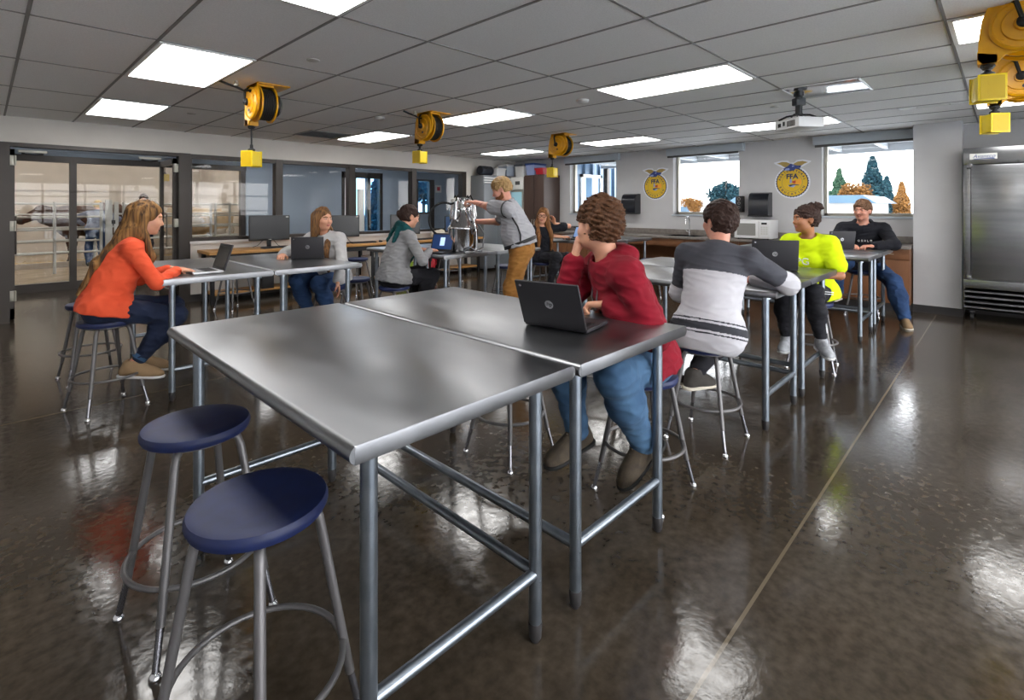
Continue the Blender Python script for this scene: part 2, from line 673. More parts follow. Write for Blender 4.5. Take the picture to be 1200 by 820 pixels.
HB, SB = 2.13, .87         # head and sill of the glazing in the left wall
w = MB()
w.box(XL - .2, YL, 0, .14, YL + .15, CH)
w.box(.14, YL, HB, XR + .3, YL + .15, CH)
w.box(2.06, YL, 0, 7.3, YL + .15, SB)
w.box(7.3, YL, 0, XR + .3, YL + .15, HB)
struct('wall_left', w, m_wall_warm, smooth=False)
w = MB()
ops = [(.83, 2.01), (3.236, 4.42), (5.645, 6.81)]
WZ0, WZ1 = 1.23, 2.34
ys = [YB - .2] + [v for o in ops for v in o] + [YL]
for i in range(0, len(ys), 2):
    w.box(XR, ys[i], 0, XR + .24, ys[i + 1], CH)
for a, b in ops:
    w.box(XR, a, 0, XR + .24, b, WZ0)
    w.box(XR, a, WZ1, XR + .24, b, CH)
struct('wall_front', w, m_wall, smooth=False)
# unseen walls behind the camera; the wide glazed opening is added for daylight fill
def wall_with_fill_opening(name, wn, horizontal, a0, a1, o0, o1, pos, out):
    """a wall along x (horizontal) or y with one wide glazed opening added for fill light"""
    z0, z1 = .12, 2.3
    def bx(m, s0, s1, z0_, z1_, d0, d1):
        lo, hi = min(pos + d0 * out, pos + d1 * out), max(pos + d0 * out, pos + d1 * out)
        return m.box(s0, lo, z0_, s1, hi, z1_) if horizontal else m.box(lo, s0, z0_, hi, s1, z1_)
    m = MB()
    bx(m, a0, o0, 0, CH, 0, .2); bx(m, o1, a1, 0, CH, 0, .2); bx(m, o0, o1, 0, z0, 0, .2); bx(m, o0, o1, z1, CH, 0, .2)
    struct(name, m, m_wall_white, smooth=False)
    r = sroot(wn)
    f = MB()
    n = max(2, round((o1 - o0) / 1.2))
    for k in range(n + 1):
        c = o0 + (o1 - o0) * k / n
        bx(f, max(o0, c - .03), min(o1, c + .03), z0, z1, .06, .12)
    for z in (z0, .66, 1.2, 1.74, z1 - .05):
        bx(f, o0, o1, z, z + .05, .065, .115)
    f.build('window_frame', m_alu, r, smooth=False)
    bx(MB(), o0, o1, z0, z1, .09, .096).build('glass_pane', m_glass, r, smooth=False)
wall_with_fill_opening('wall_right', 'window_11', True, XL - .2, XR + .24, -.9, 7.6, YB, -1)
struct('wall_back', MB().box(XL - .2, YB - .2, 0, XL, YL, CH), m_wall_white, smooth=False)
struct('pillar_1', MB().box(8.45, .39, 0, XR + .02, .87, CH), m_wall, smooth=False)
b = MB().box(8.44, .38, 0, 8.45, .88, .1).box(8.45, .38, 0, 8.8, .39, .1).box(8.45, .87, 0, 8.6, .88, .1)
struct('baseboard_pillar', b, m_base, smooth=False)
struct('baseboard_left', MB().box(2.06, YL - .012, 0, 7.3, YL, .1).box(7.3, YL - .012, 0, XR, YL, .1), m_base, smooth=False)
struct('baseboard_front', MB().box(XR - .012, YB, 0, XR, .38, .1), m_base, smooth=False)

# windows in the far wall: aluminium frame set deep in the reveal, sill, pane
for i, (a, b_) in enumerate(ops):
    r = sroot('window_%d' % (i + 5))
    f = MB()
    X0, X1 = XR + .13, XR + .2
    for (y0, y1, z0, z1) in ((a, a + .045, WZ0, WZ1), (b_ - .045, b_, WZ0, WZ1), (a, b_, WZ0, WZ0 + .045), (a, b_, WZ1 - .045, WZ1)):
        f.box(X0, y0, z0, X1, y1, z1)
    f.build('window_frame', m_alu, r, smooth=False)
    MB().box(XR - .02, a - .02, WZ0 - .03, XR + .13, b_ + .02, WZ0, .004).build('window_sill', m_blind, r)
    MB().box(XR + .16, a + .04, WZ0 + .04, XR + .166, b_ - .04, WZ1 - .04).build('glass_pane', m_glass, r, smooth=False)

# glazing of the left wall: bronze frames
mull = [2.0, 3.32, 4.6, 5.94, 7.24]
for i in range(4):
    r = sroot('window_%d' % (i + 1))
    x0, x1 = mull[i], mull[i + 1]
    f = MB()
    f.box(x0 - .055 if i else x0 + .07, YL - .02, SB, x0 + .055 if i else x0 + .09, YL + .12, HB)
    if i == 3:
        f.box(x1 - .055, YL - .02, SB, x1 + .055, YL + .12, HB)
    f.box(x0 + .06, YL - .018, SB, x1 - .06, YL + .118, SB + .05)
    f.box(x0 + .06, YL - .018, HB - .06, x1 - .06, YL + .118, HB - .001)
    f.build('window_frame', m_bronze, r, smooth=False)
    MB().box(x0 + .04, YL + .05, SB + .03, x1 - .04, YL + .056, HB - .04).build('glass_pane', m_glass, r, smooth=False)
struct('trim_2', MB().box(2.06, YL - .035, SB - .035, 7.3, YL, SB), m_wall_white, smooth=False)

# entrance with two leaves swung out into the hall
f = MB()
f.box(.12, YL - .03, 0, .215, YL + .12, HB)
f.box(1.925, YL - .026, 0, 2.066, YL + .125, HB + .004)
f.box(.13, YL - .024, HB - .045, 1.93, YL + .115, HB + .002)
struct('trim_3', f, m_bronze, smooth=False)
def leaf(name, x, sgn):
    r = sroot(name, (x, YL + .1, 0))
    fm = MB()
    t0, t1 = (0, .045) if sgn > 0 else (-.045, 0)
    L = .84
    for (y0, y1, z0, z1) in ((0, .07, .02, 2.06), (L - .07, L, .02, 2.06), (0, L, .02, .15), (0, L, 1.98, 2.06)):
        fm.box(t0, y0, z0, t1, y1, z1)
    fm.build('door_frame', m_bronze, r, smooth=False)
    MB().box((t0 + t1) / 2 - .003, .06, .12, (t0 + t1) / 2 + .003, L - .06, 2.0).build('glass_pane', m_glass, r, smooth=False)
    for z in (.25, 1.08, 1.86):
        MB().box(t0 - .012, -.1, z, t1 + .012, -.06, z + .12, .006).tube([(t0 if sgn < 0 else t1, -.108, z), (t0 if sgn < 0 else t1, -.108, z + .12)], .009).build('hinge', m_alu, r)
    MB().tube([(t1 + .03, L - .1, .75), (t1 + .03, L - .1, 1.25)], .012).tube([(t1, L - .1, .8), (t1 + .03, L - .1, .8)], .008).tube([(t1, L - .1, 1.2), (t1 + .03, L - .1, 1.2)], .008).build('door_handle', m_bronze, r)
    return r
leaf('door_1', .215, 1)
leaf('door_2', 1.93, -1)
for x, l in ((.42, 'grey door closer on the entrance header, nearest the far left hinges'), (1.62, 'grey door closer on the entrance header, close to the post between doors and first window')):
    c = thing('door_closer', l, 'door closer', (x, YL + .14, 2.03))
    MB().box(-.13, 0, 0, .13, .06, .05, .008).build('body', m_alu, c)
    MB().box(-.1, .02, -.02, -.07, .05, 0, .003).tube([(-.085, .035, -.015), (.02, .12, -.015), (.1, .05, -.01)], .008).build('arm', m_black, c)
# header bar over the hall side of the entrance
struct('trim_4', MB().box(.215, YL + .12, 2.06, 1.93, YL + .16, HB), M('header_blue', '#7d8791', .5), smooth=False)
# ------------------------------------------------------------------ hall behind the glazing, barn behind the hall
HY0, HY1 = 8.6, 11.2
struct('ceiling_hall', MB().box(XL - .2, HY0, CH, 11.5, HY1 + .2, CH + .1), m_ceil, smooth=False)
w = MB()
DZ = 2.2
w.box(3.74, HY1, 0, 5.84, HY1 + .12, CH).box(5.84, HY1, DZ, 6.92, HY1 + .12, CH).box(6.92, HY1, 0, 7.95, HY1 + .12, CH)
w.box(7.95, HY1, 0, 8.4, HY1 + .12, 1.18).box(7.95, HY1, 2.1, 8.4, HY1 + .12, CH).box(8.4, HY1, 0, 11.5, HY1 + .12, CH)
struct('wall_hall', w, m_hallwall, smooth=False)
struct('wall_hall_end', MB().box(11.5, HY0, 0, 11.6, HY1, CH), m_hallwall, smooth=False)
struct('wall_hall_start', MB().box(XL - .3, HY0, 0, XL - .2, HY1, CH), m_hallwall, smooth=False)
struct('baseboard_hall', MB().box(3.74, HY1 - .012, 0, 5.84, HY1, .1).box(6.92, HY1 - .012, 0, 11.5, HY1, .1), m_base, smooth=False)
# second glazed screen with the view to the cattle
f = MB()
f.box(XL, HY1 - .02, 0, 3.74, HY1 + .1, .13).box(XL, HY1 - .02, 2.1, 3.74, HY1 + .1, 2.2)
for x in (-.2, 1.04, 3.68):
    f.box(x - .045, HY1 - .02, .13, x + .045, HY1 + .1, 2.1)
struct('window_8', f, m_bronze, smooth=False)
struct('window_9', MB().box(-.2, HY1 + .03, .1, 3.68, HY1 + .036, 2.12), m_glass, smooth=False)
struct('wall_hall_header', MB().box(XL - .2, HY1, 2.2, 3.74, HY1 + .1, 2.6), m_hallwall, smooth=False)
# glazed door and window to the yard at the right of the hall
r = sroot('door_3', (0, HY1, 0))
f = MB()
for x0, x1 in ((5.84, 5.9), (6.08, 6.2), (6.5, 6.58), (6.84, 6.92)):
    f.box(x0, -.03, 0, x1, .1, DZ)
f.box(5.84, -.03, 2.06, 6.92, .1, DZ).box(5.84, -.03, 0, 6.92, .1, .12)
f.build('door_frame', m_bronze, r, smooth=False)
MB().box(5.9, .02, .12, 6.08, .05, 2.06).box(6.26, .02, .75, 6.44, .05, 1.8).build('panel', m_paper, r, smooth=False)
MB().box(6.2, .03, .12, 6.84, .036, 2.06).build('glass_pane', m_glass_blue, r, smooth=False)
MB().tube([(6.54, -.07, .85), (6.54, -.07, 1.3)], .014).tube([(6.54, -.03, .9), (6.54, -.07, .9)], .01).tube([(6.54, -.03, 1.25), (6.54, -.07, 1.25)], .01).build('door_handle', m_alu, r)
r = sroot('window_10', (0, HY1, 0))
f = MB()
f.box(7.95, -.02, 1.18, 8.42, .1, 1.23).box(7.95, -.02, 2.05, 8.42, .1, 2.1).box(8.4, -.03, 0, 8.52, .0, 2.1)
for x in (7.95, 8.37):
    f.box(x, -.02, 1.18, x + .05, .1, 2.1)
f.build('window_frame', m_bronze, r, smooth=False)
MB().box(8.0, .04, 1.22, 8.38, .046, 2.06).build('glass_pane', m_glass_blue, r, smooth=False)
s = thing('red_sign', 'small red and white sign beside the hall window behind the milk can', 'sign', (8.66, HY1 - .03, 1.86))
MB().box(-.1, 0, -.1, .1, .01, .1).build('panel', m_offwhite, s, smooth=False)
MB().box(-.05, -.004, -.05, .05, 0, .05).build('emblem', m_red, s, smooth=False)
for x0, l in ((1.2, 'hall ceiling light behind the entrance doors'), (3.9, 'hall ceiling light behind the first wide window'), (6.4, 'hall ceiling light near the glazed hall door')):
    t = thing('hall_light', l, 'ceiling light', (x0, 9.9, CH), 0, 'hall ceiling lights')
    f = MB()
    for q in ((-.31, -.61, -.27, .61), (.27, -.61, .31, .61), (-.31, -.61, .31, -.57), (-.31, .57, .31, .61)):
        f.box(q[0], q[1], -.012, q[2], q[3], 0)
    f.build('frame', m_frame_white, t, smooth=False)
    MB().box(-.27, -.57, -.008, .27, .57, -.002).build('diffuser', m_hall, t, smooth=False)

# barn
BY = 20.0
m_dirt = M('barn_floor_dirt', '#9a8b77', .9, col2='#82725f', nscale=2.5, ndetail=8, bump=.2, bscale=20)
struct('floor_barn', MB().box(-9, 11.2, -.1, 5.2, BY, -.005), m_dirt, smooth=False)
w = MB().box(-9, BY, 0, 5.35, BY + .2, 5.2)
for z in (1.85, 3.2):
    w.box(-9, BY - .05, z, 5.2, BY, z + .07)
struct('wall_barn', w, m_barnwall, smooth=False)
struct('wall_barn_left', MB().box(-9.2, 11.2, 0, -9, BY, 5.2), m_barnwall, smooth=False)
struct('wall_barn_right', MB().box(5.2, 11.5, 0, 5.35, BY, 5.2), m_barnwall, smooth=False)
struct('wall_barn_front', MB().box(-9.2, 11.3, 2.5, 5.35, 11.4, 5.2).box(-9.2, 11.3, 0, XL - .2, 11.4, 2.5), m_barnwall, smooth=False)
struct('ceiling_barn', MB().box(-9, 11.2, 5.2, 5.35, BY + .2, 5.3), m_barnwall, smooth=False)
m_straw = M('straw', '#c2a058', .9, col2='#94752f', nscale=30, nstretch=(1, 4, 1), bump=.5, bscale=60)
s = MB()
rnd = random.Random(4)
for k in range(700):
    x, y = rnd.uniform(-3.5, 5), rnd.gauss(16.2, .35)
    a, L = rnd.uniform(0, 6.3), rnd.uniform(.05, .14)
    z = rnd.uniform(0, .05)
    s.tube([(x, y, z), (x + L * math.cos(a), y + L * math.sin(a), z + rnd.uniform(0, .04))], .004, 4)
s.box(-4, 15.6, -.01, 5.1, 16.9, .02)
tag(s.build('straw_bedding', m_straw), 'yellow straw bedding strewn along the barn floor under the cattle', 'straw', kind='stuff')
struct('trim_5', MB().box(-9, 15.35, -.01, 5.2, 15.5, .12), M('barn_kerb', '#a69b8d', .8), smooth=False)
m_barnlight = M('barn_light_lens', '#ffffff', .5, emit=BARN_LIGHT, ecol=(1, .95, .86))
for i, (x, y) in enumerate(((-4, 13.5), (-4, 17.5), (0, 13.5), (0, 17.5), (3.6, 13.5), (3.6, 17.5))):
    t = thing('barn_light', 'hanging barn light high over the cattle pens', 'barn light', (x, y, 4.4), 0, 'barn lights')
    MB().box(-.3, -.6, 0, .3, .6, .08, .01).build('housing', m_frame_white, t)
    MB().box(-.27, -.57, -.012, .27, .57, 0).build('diffuser', m_barnlight, t, smooth=False)
    MB().tube([(0, -.4, .08), (0, -.4, .8)], .006, 6).tube([(0, .4, .08), (0, .4, .8)], .006, 6).build('cord', m_black, t)
m_pipe = M('galvanised_pipe', '#b3b5b3', .45, .5)
def pen_panel(x0, x1, y, zs, label, posts=None, ang=0.):
    t = thing('cattle_panel', label, 'fence panel', (x0, y, 0), ang, 'cattle pen panels')
    L = x1 - x0
    for z in zs:
        MB().tube([(.03, 0, z), (L - .03, 0, z)], .021, 8).build('rail', m_pipe, t)
    for p in ([0.03, L - .03] if posts is None else posts):
        MB().tube([(p, 0, 0), (p, 0, zs[-1] + .04)], .028, 10).build('post', m_pipe, t)
    return t
ZS = (.42, .66, .9, 1.16, 1.43)
pen_panel(-1.6, .12, 14, ZS, 'pipe cattle panel at the far left edge of the barn view')
pen_panel(.16, 1.78, 14, ZS, 'galvanised pipe cattle panel in front of the big brown cow', [.03, .85, 1.6])
pen_panel(2.12, 3.9, 14, ZS, 'galvanised pipe cattle panel right of the gate posts')
pen_panel(3.94, 5.1, 14, ZS, 'short pipe cattle panel seen through the first wide window', [.03, .35, .8, 1.13])
pen_panel(-1.6, 5.1, 15.3, (.35, .62, .9, 1.2), 'long rear pipe rail standing close behind the front panels', [.03, 1.7, 3.4, 5.0, 6.6])
t = thing('gate_post', 'wide steel gate post pair standing between the pen panels', 'gate post', (1.95, 14, 0))
MB().box(-.12, -.04, 0, .0, .04, 1.52, .01).build('post', m_pipe, t)
MB().box(.03, -.03, 0, .11, .03, 1.48, .008).build('post', m_pipe, t)
MB().box(-.02, -.045, 1.0, .05, -.03, 1.08, .003).build('latch', m_black, t)

# ------------------------------------------------------------------ yard seen through the windows of the far wall
struct('ground', MB().box(9.1, -60, -.3, 160, 11.3, -.12).box(5.4, 11.35, -.3, 160, 80, -.12).box(-70, -60, -.3, -1.51, 8.4, -.12).box(-1.51, -60, -.3, 9.1, -3.41, -.12), M('yard_concrete', '#d9d6d2', .9, col2='#c9c6c1', nscale=.6), smooth=False)
c = MB()
c.box(9.12, -2.2, 2.5, 11.3, 7.6, 2.58)
c.box(11.2, -2.2, 2.36, 11.3, 7.6, 2.52)
for k in range(14):
    y = -2 + k * .7
    c.box(9.12, y, 2.4, 11.25, y + .06, 2.5)
o = tag(c.build('entrance_canopy', M('canopy_white', '#b4b9bd', .5), smooth=False), 'white canopy with cross beams outside the far windows', 'canopy')
for k, y in enumerate((-2.0, 2.7, 7.4)):
    t = tag(MB().box(11.2, y, -.12, 11.32, y + .12, 2.36).build('canopy_post', m_bronze, smooth=False), 'slim post holding the yard canopy outside', 'post', 'canopy posts')
# neighbouring wing with ribbed metal cladding, seen in the window by the corner
t = thing('ribbed_wing', 'blue grey wing with vertical ribbed metal cladding outside the corner window', 'building', (0, 0, 0))
wv = MB()
m_rib = M('ribbed_metal', '#51667a', .4, .4)
x = 9.7
while x < 12.3:
    wv.box(x, 7.75, -.12, x + .16, 7.9, 3.6)
    wv.box(x + .16, 7.82, -.12, x + .34, 7.9, 3.6)
    x += .34
wv.box(9.7, 7.9, -.12, 12.4, 11.0, 3.6)
wv.build('cladding', m_rib, t, smooth=False)
MB().box(9.7, 7.7, 3.6, 12.4, 11.0, 3.7).build('roof_edge', m_frame_white, t, smooth=False)
f = MB()
f.box(10.5, 7.7, .9, 10.58, 7.76, 2.2).box(11.34, 7.7, .9, 11.42, 7.76, 2.2).box(10.5, 7.7, 2.12, 11.42, 7.76, 2.2).box(10.5, 7.7, .9, 11.42, 7.76, .98)
f.build('window_frame', m_frame_white, t, smooth=False)
MB().box(10.58, 7.74, .98, 11.34, 7.75, 2.12).build('window_pane', M('pane_sky', '#6c8aa5', .05, spec=1.), t, smooth=False)
# low white buildings
def shed(x, y, wx, wy, hh, roofm, label):
    t = thing('white_shed', label, 'building', (x, y, -.12))
    MB().box(-wx / 2, -wy / 2, 0, wx / 2, wy / 2, hh).build('walls', m_shedwall, t, smooth=False)
    MB().prism([(-wy / 2 - .5, hh), (wy / 2 + .5, hh), (wy / 2 - .3, hh + .55), (-wy / 2 + .3, hh + .55)], (-wx / 2 - .5, 0, 0), (0, 1, 0), (0, 0, 1), (wx + 1, 0, 0)).build('roof', roofm, t, smooth=False)
    MB().box(-wx / 2 - .02, -wy * .2, 0, -wx / 2, wy * .05, 1.5).build('door', m_roofblue, t, smooth=False)
m_shedwall = M('shed_wall', '#8f8c88', .8)
m_roofblue = M('shed_roof', '#2b475a', .5, col2='#264051', nscale=1)
shed(46, 11.2, 8, 9, 1.75, m_roofblue, 'low white building with a flat blue roof beyond the right window')
shed(64, 30, 9, 12, 1.7, m_shedwall, 'long white building beyond the middle window')
# trees with real trunk and needle / leaf clusters
def tree(x, y, h, kind, cols, label, seed):
    t = thing(kind + '_tree', label, 'tree', (x, y, -.12))
    rn = random.Random(seed)
    MB().tube([(0, 0, 0), (rn.uniform(-.1, .1), 0, h * .5), (0, 0, h * .96)], [h * .03, h * .018, h * .004], 8).build('trunk', M('bark', '#4a3b30', .9), t)
    lf = MB()
    blobs = [(rn.uniform(-.26, .26) * h, rn.uniform(-.26, .26) * h, h * rn.uniform(.42, .8), rn.uniform(.13, .24)) for _ in range(11)]
    n = 3600
    for k in range(n):
        u = rn.random()
        if kind == 'conifer':
            z = h * (.1 + .9 * u ** 1.25)
            R = h * .31 * (1 - (z / h)) ** .8 * (.86 + .14 * math.sin(z * 4 + seed)) + .05
            rr = R * rn.uniform(.1, 1) ** .6
            a = rn.uniform(0, 6.283)
            c = V((rr * math.cos(a), rr * math.sin(a), z - rr * .25))
            sz = h * .026
        else:
            q = V((rn.gauss(0, 1), rn.gauss(0, 1), rn.gauss(0, 1))).normalized() * rn.uniform(.05, 1) ** .45
            b_ = blobs[k % len(blobs)]
            c = V((b_[0] + q.x * h * b_[3], b_[1] + q.y * h * b_[3], b_[2] + q.z * h * b_[3]))
            sz = h * .026
        d = V((rn.gauss(0, 1), rn.gauss(0, 1), rn.gauss(0, .7) - .3)).normalized()
        e = d.orthogonal().normalized()
        w_ = d.cross(e)
        s_ = sz * rn.uniform(.7, 1.8)
        lf.mi = 0 if rn.random() < .6 else 1
        lf.add([c - d * s_, c + e * s_ * .6, c + d * s_, c - e * s_ * .6, c + w_ * s_ * .35, c - w_ * s_ * .35],
               [(0, 1, 4), (1, 2, 4), (2, 3, 4), (3, 0, 4), (1, 0, 5), (2, 1, 5), (3, 2, 5), (0, 3, 5)])
    lf.build('foliage', [M('leaf', cols[0], 1., spec=0.), M('leaf', cols[1], 1., spec=0.)], t, smooth=False, fixn=False)
GR, DK, OR = ('#24362b', '#334535'), ('#17272d', '#24393d'), ('#694928', '#593e24')
tree(58, 9.0, 6.2, 'conifer', DK, 'tall dark conifer beyond the blue roofed building', 3)
tree(66, 9.0, 4.7, 'conifer', DK, 'shorter dark conifer beside the tall one', 5)
tree(74, 14.9, 6.2, 'conifer', GR, 'greener conifer standing behind the orange tree', 8)
tree(52, 9.5, 3.7, 'broadleaf', OR, 'broad orange autumn tree beside the tall conifer', 9)
tree(65, 14.1, 4.2, 'broadleaf', GR, 'green bushy tree at the window edge nearest the bun of the girl in neon', 19)
tree(52, 6.1, 3.5, 'conifer', OR, 'rust coloured pointed tree beyond the parked yard equipment near the pillar', 12)
tree(58, 22.6, 4.8, 'broadleaf', DK, 'blue green round tree in the middle window', 14)
tree(54, 24.6, 2.7, 'broadleaf', OR, 'small orange tree far off in the middle window', 16)
tree(16.5, 22.5, 4.2, 'broadleaf', DK, 'round tree outside the hall window', 21)
tree(12.6, 20.5, 3.4, 'conifer', DK, 'dark conifer outside the glazed hall door', 23)
# ------------------------------------------------------------------ ceiling fixtures
def troffer(x0, y0, label):
    t = thing('ceiling_light', label, 'ceiling light', (x0 + .305, y0 + .61, CH))
    f = MB()
    for q in ((-.297, -.602, -.27, .602), (.27, -.602, .297, .602), (-.27, -.602, .27, -.575), (-.27, .575, .27, .602)):
        f.box(q[0], q[1], -.014, q[2], q[3], -.001, .003)
    f.build('frame', m_frame_white, t, smooth=False)
    MB().box(-.27, -.575, -.016, .27, .575, -.004).build('diffuser', m_panel, t, smooth=False)
    return t
TL = {(0, 0): 'ceiling light over the unseen near corner', (0, 1): 'large ceiling light cut by the top edge of the photo',
      (0, 2): 'large bright ceiling light beside the first yellow reel', (0, 3): 'ceiling light closest to the wall above the entrance doors',
      (1, 0): 'ceiling light half hidden behind the nearest yellow reel', (1, 1): 'long ceiling light above the boy in the grey and white shirt',
      (1, 2): 'ceiling light between the second and third yellow reels', (1, 3): 'ceiling light near the glazed wall beside the dark vent',
      (2, 0): 'ceiling light partly hidden behind the farther of the two big reels', (2, 1): 'ceiling light behind the projector',
      (2, 2): 'thin looking ceiling light between the third reel and the far windows', (2, 3): 'ceiling light above the storage bins in the corner'}
for i, x in enumerate((.78, 3.83, 6.88)):
    for j, y in enumerate((-.97, 1.47, 3.91, 6.35)):
        troffer(x, y, TL[(i, j)])
def detector(x, y, label, r=.065):
    t = thing('smoke_detector', label, 'smoke detector', (x, y, CH))
    MB().lathe([(r, 0), (r, -.012), (r * .9, -.022), (r * .6, -.034), (0, -.036)]).build('body', m_offwhite, t)
    MB().ring((0, 0, -.02), r * .8, .003, n=24, m=6).build('grille', m_black, t)
detector(3.28, 5.37, 'round smoke detector beside the second yellow reel')
detector(4.17, 3.05, 'round smoke detector in the middle of the ceiling')
for x, y, l in ((1.67, 3.63, 'flush sprinkler cover near the biggest ceiling light'), (1.66, 6.72, 'flush sprinkler cover near the light over the doors'), (5.89, 1.78, 'flush sprinkler cover beside the projector')):
    t = thing('sprinkler_cover', l, 'sprinkler', (x, y, CH))
    MB().lathe([(.045, 0), (.045, -.006), (.038, -.009), (0, -.009)]).build('cap', m_offwhite, t)
    MB().ring((0, 0, -.006), .03, .002, n=20, m=6).build('rim', m_grid, t)
def vent(x, y, sx, sy, n, label, mat, slat):
    t = thing('ceiling_vent', label, 'vent', (x, y, CH))
    f = MB()
    for q in ((-sx, -sy, -sx + .02, sy), (sx - .02, -sy, sx, sy), (-sx, -sy, sx, -sy + .02), (-sx, sy - .02, sx, sy)):
        f.box(q[0], q[1], -.012, q[2], q[3], 0)
    f.build('frame', mat, t, smooth=False)
    s = MB()
    for k in range(n):
        yy = -sy + .03 + (2 * sy - .06) * (k + .5) / n
        s.box(-sx + .02, yy - .006, -.01, sx - .02, yy + .006, -.003)
    s.build('slat_panel', slat, t, smooth=False)
    MB().box(-sx + .02, -sy + .02, -.003, sx - .02, sy - .02, -.001).build('backing', slat, t, smooth=False)
m_vdark = M('vent_dark', '#4b4a48', .6)
vent(3.47, 7.25, .3, .3, 9, 'dark square vent beside the light near the glazed wall', m_grid, m_vdark)
vent(6.95, .55, .05, .3, 2, 'slim linear vent in front of the pillar', m_frame_white, m_alu)
vent(7.1, 4.9, .28, .14, 4, 'small white vent right of the third yellow reel', m_frame_white, m_frame_white)

# projector on its metal ceiling plate
p = thing('projector_plate', 'shiny square metal ceiling plate above the projector', 'ceiling plate', (5.295, 1.165, CH))
MB().box(-.297, -.302, -.01, .297, .302, -.001, .003).build('plate', M('polished_plate', '#c9ccd0', .12, 1.), p)
f = MB()
for q in ((-.302, -.305, -.285, .305), (.285, -.305, .302, .305), (-.302, -.305, .302, -.288), (-.302, .288, .302, .305)):
    f.box(q[0], q[1], -.016, q[2], q[3], -.008)
f.build('edge_strip', m_frame_white, p, smooth=False)
p = thing('projector', 'white projector hanging from a black ceiling mount', 'projector', (5.335, 1.40, 2.44), math.radians(-38))
b = MB().lathe([(.045, 0), (.045, -.03), (.03, -.035), (.03, -.19), (.035, -.195), (.035, -.21)], n=18)
b.box(-.05, -.035, -.12, .05, .035, -.05, .01)
b.build('mount_pole', m_black, p)
b = MB()
for a, L in ((.6, .15), (2.4, .17), (3.7, .17), (5.5, .15)):
    b.tube([(0, 0, -.205), (math.cos(a) * L * .6, math.sin(a) * L * .6, -.215), (math.cos(a) * L, math.sin(a) * L, -.245)], .009, 8)
b.build('mount_arm', m_black, p)
MB().box(-.13, -.17, -.345, .13, .17, -.248, .018).build('body', m_white, p)
b = MB()
for k in range(8):
    b.box(-.133, -.02 - .014 * k, -.325, -.129, -.014 - .014 * k, -.272)
b.box(-.134, .075, -.315, -.128, .115, -.28)
b.box(-.134, .02, -.31, -.128, .045, -.27)
b.build('port_panel', m_black, p, smooth=False)
MB().lathe([(.035, 0), (.04, .02), (.032, .03), (0, .028)], (.13, .08, -.295), (1, 0, 0), 20).build('lens', m_black_gloss, p)
MB().tube([(.02, .03, -.1), (.06, .08, -.16), (.02, .06, -.24), (-.08, .05, -.25), (-.135, .03, -.29)], .006, 6).build('cable', m_black, p)

m_ochre = M('outlet_ochre', '#c9a70e', .5)
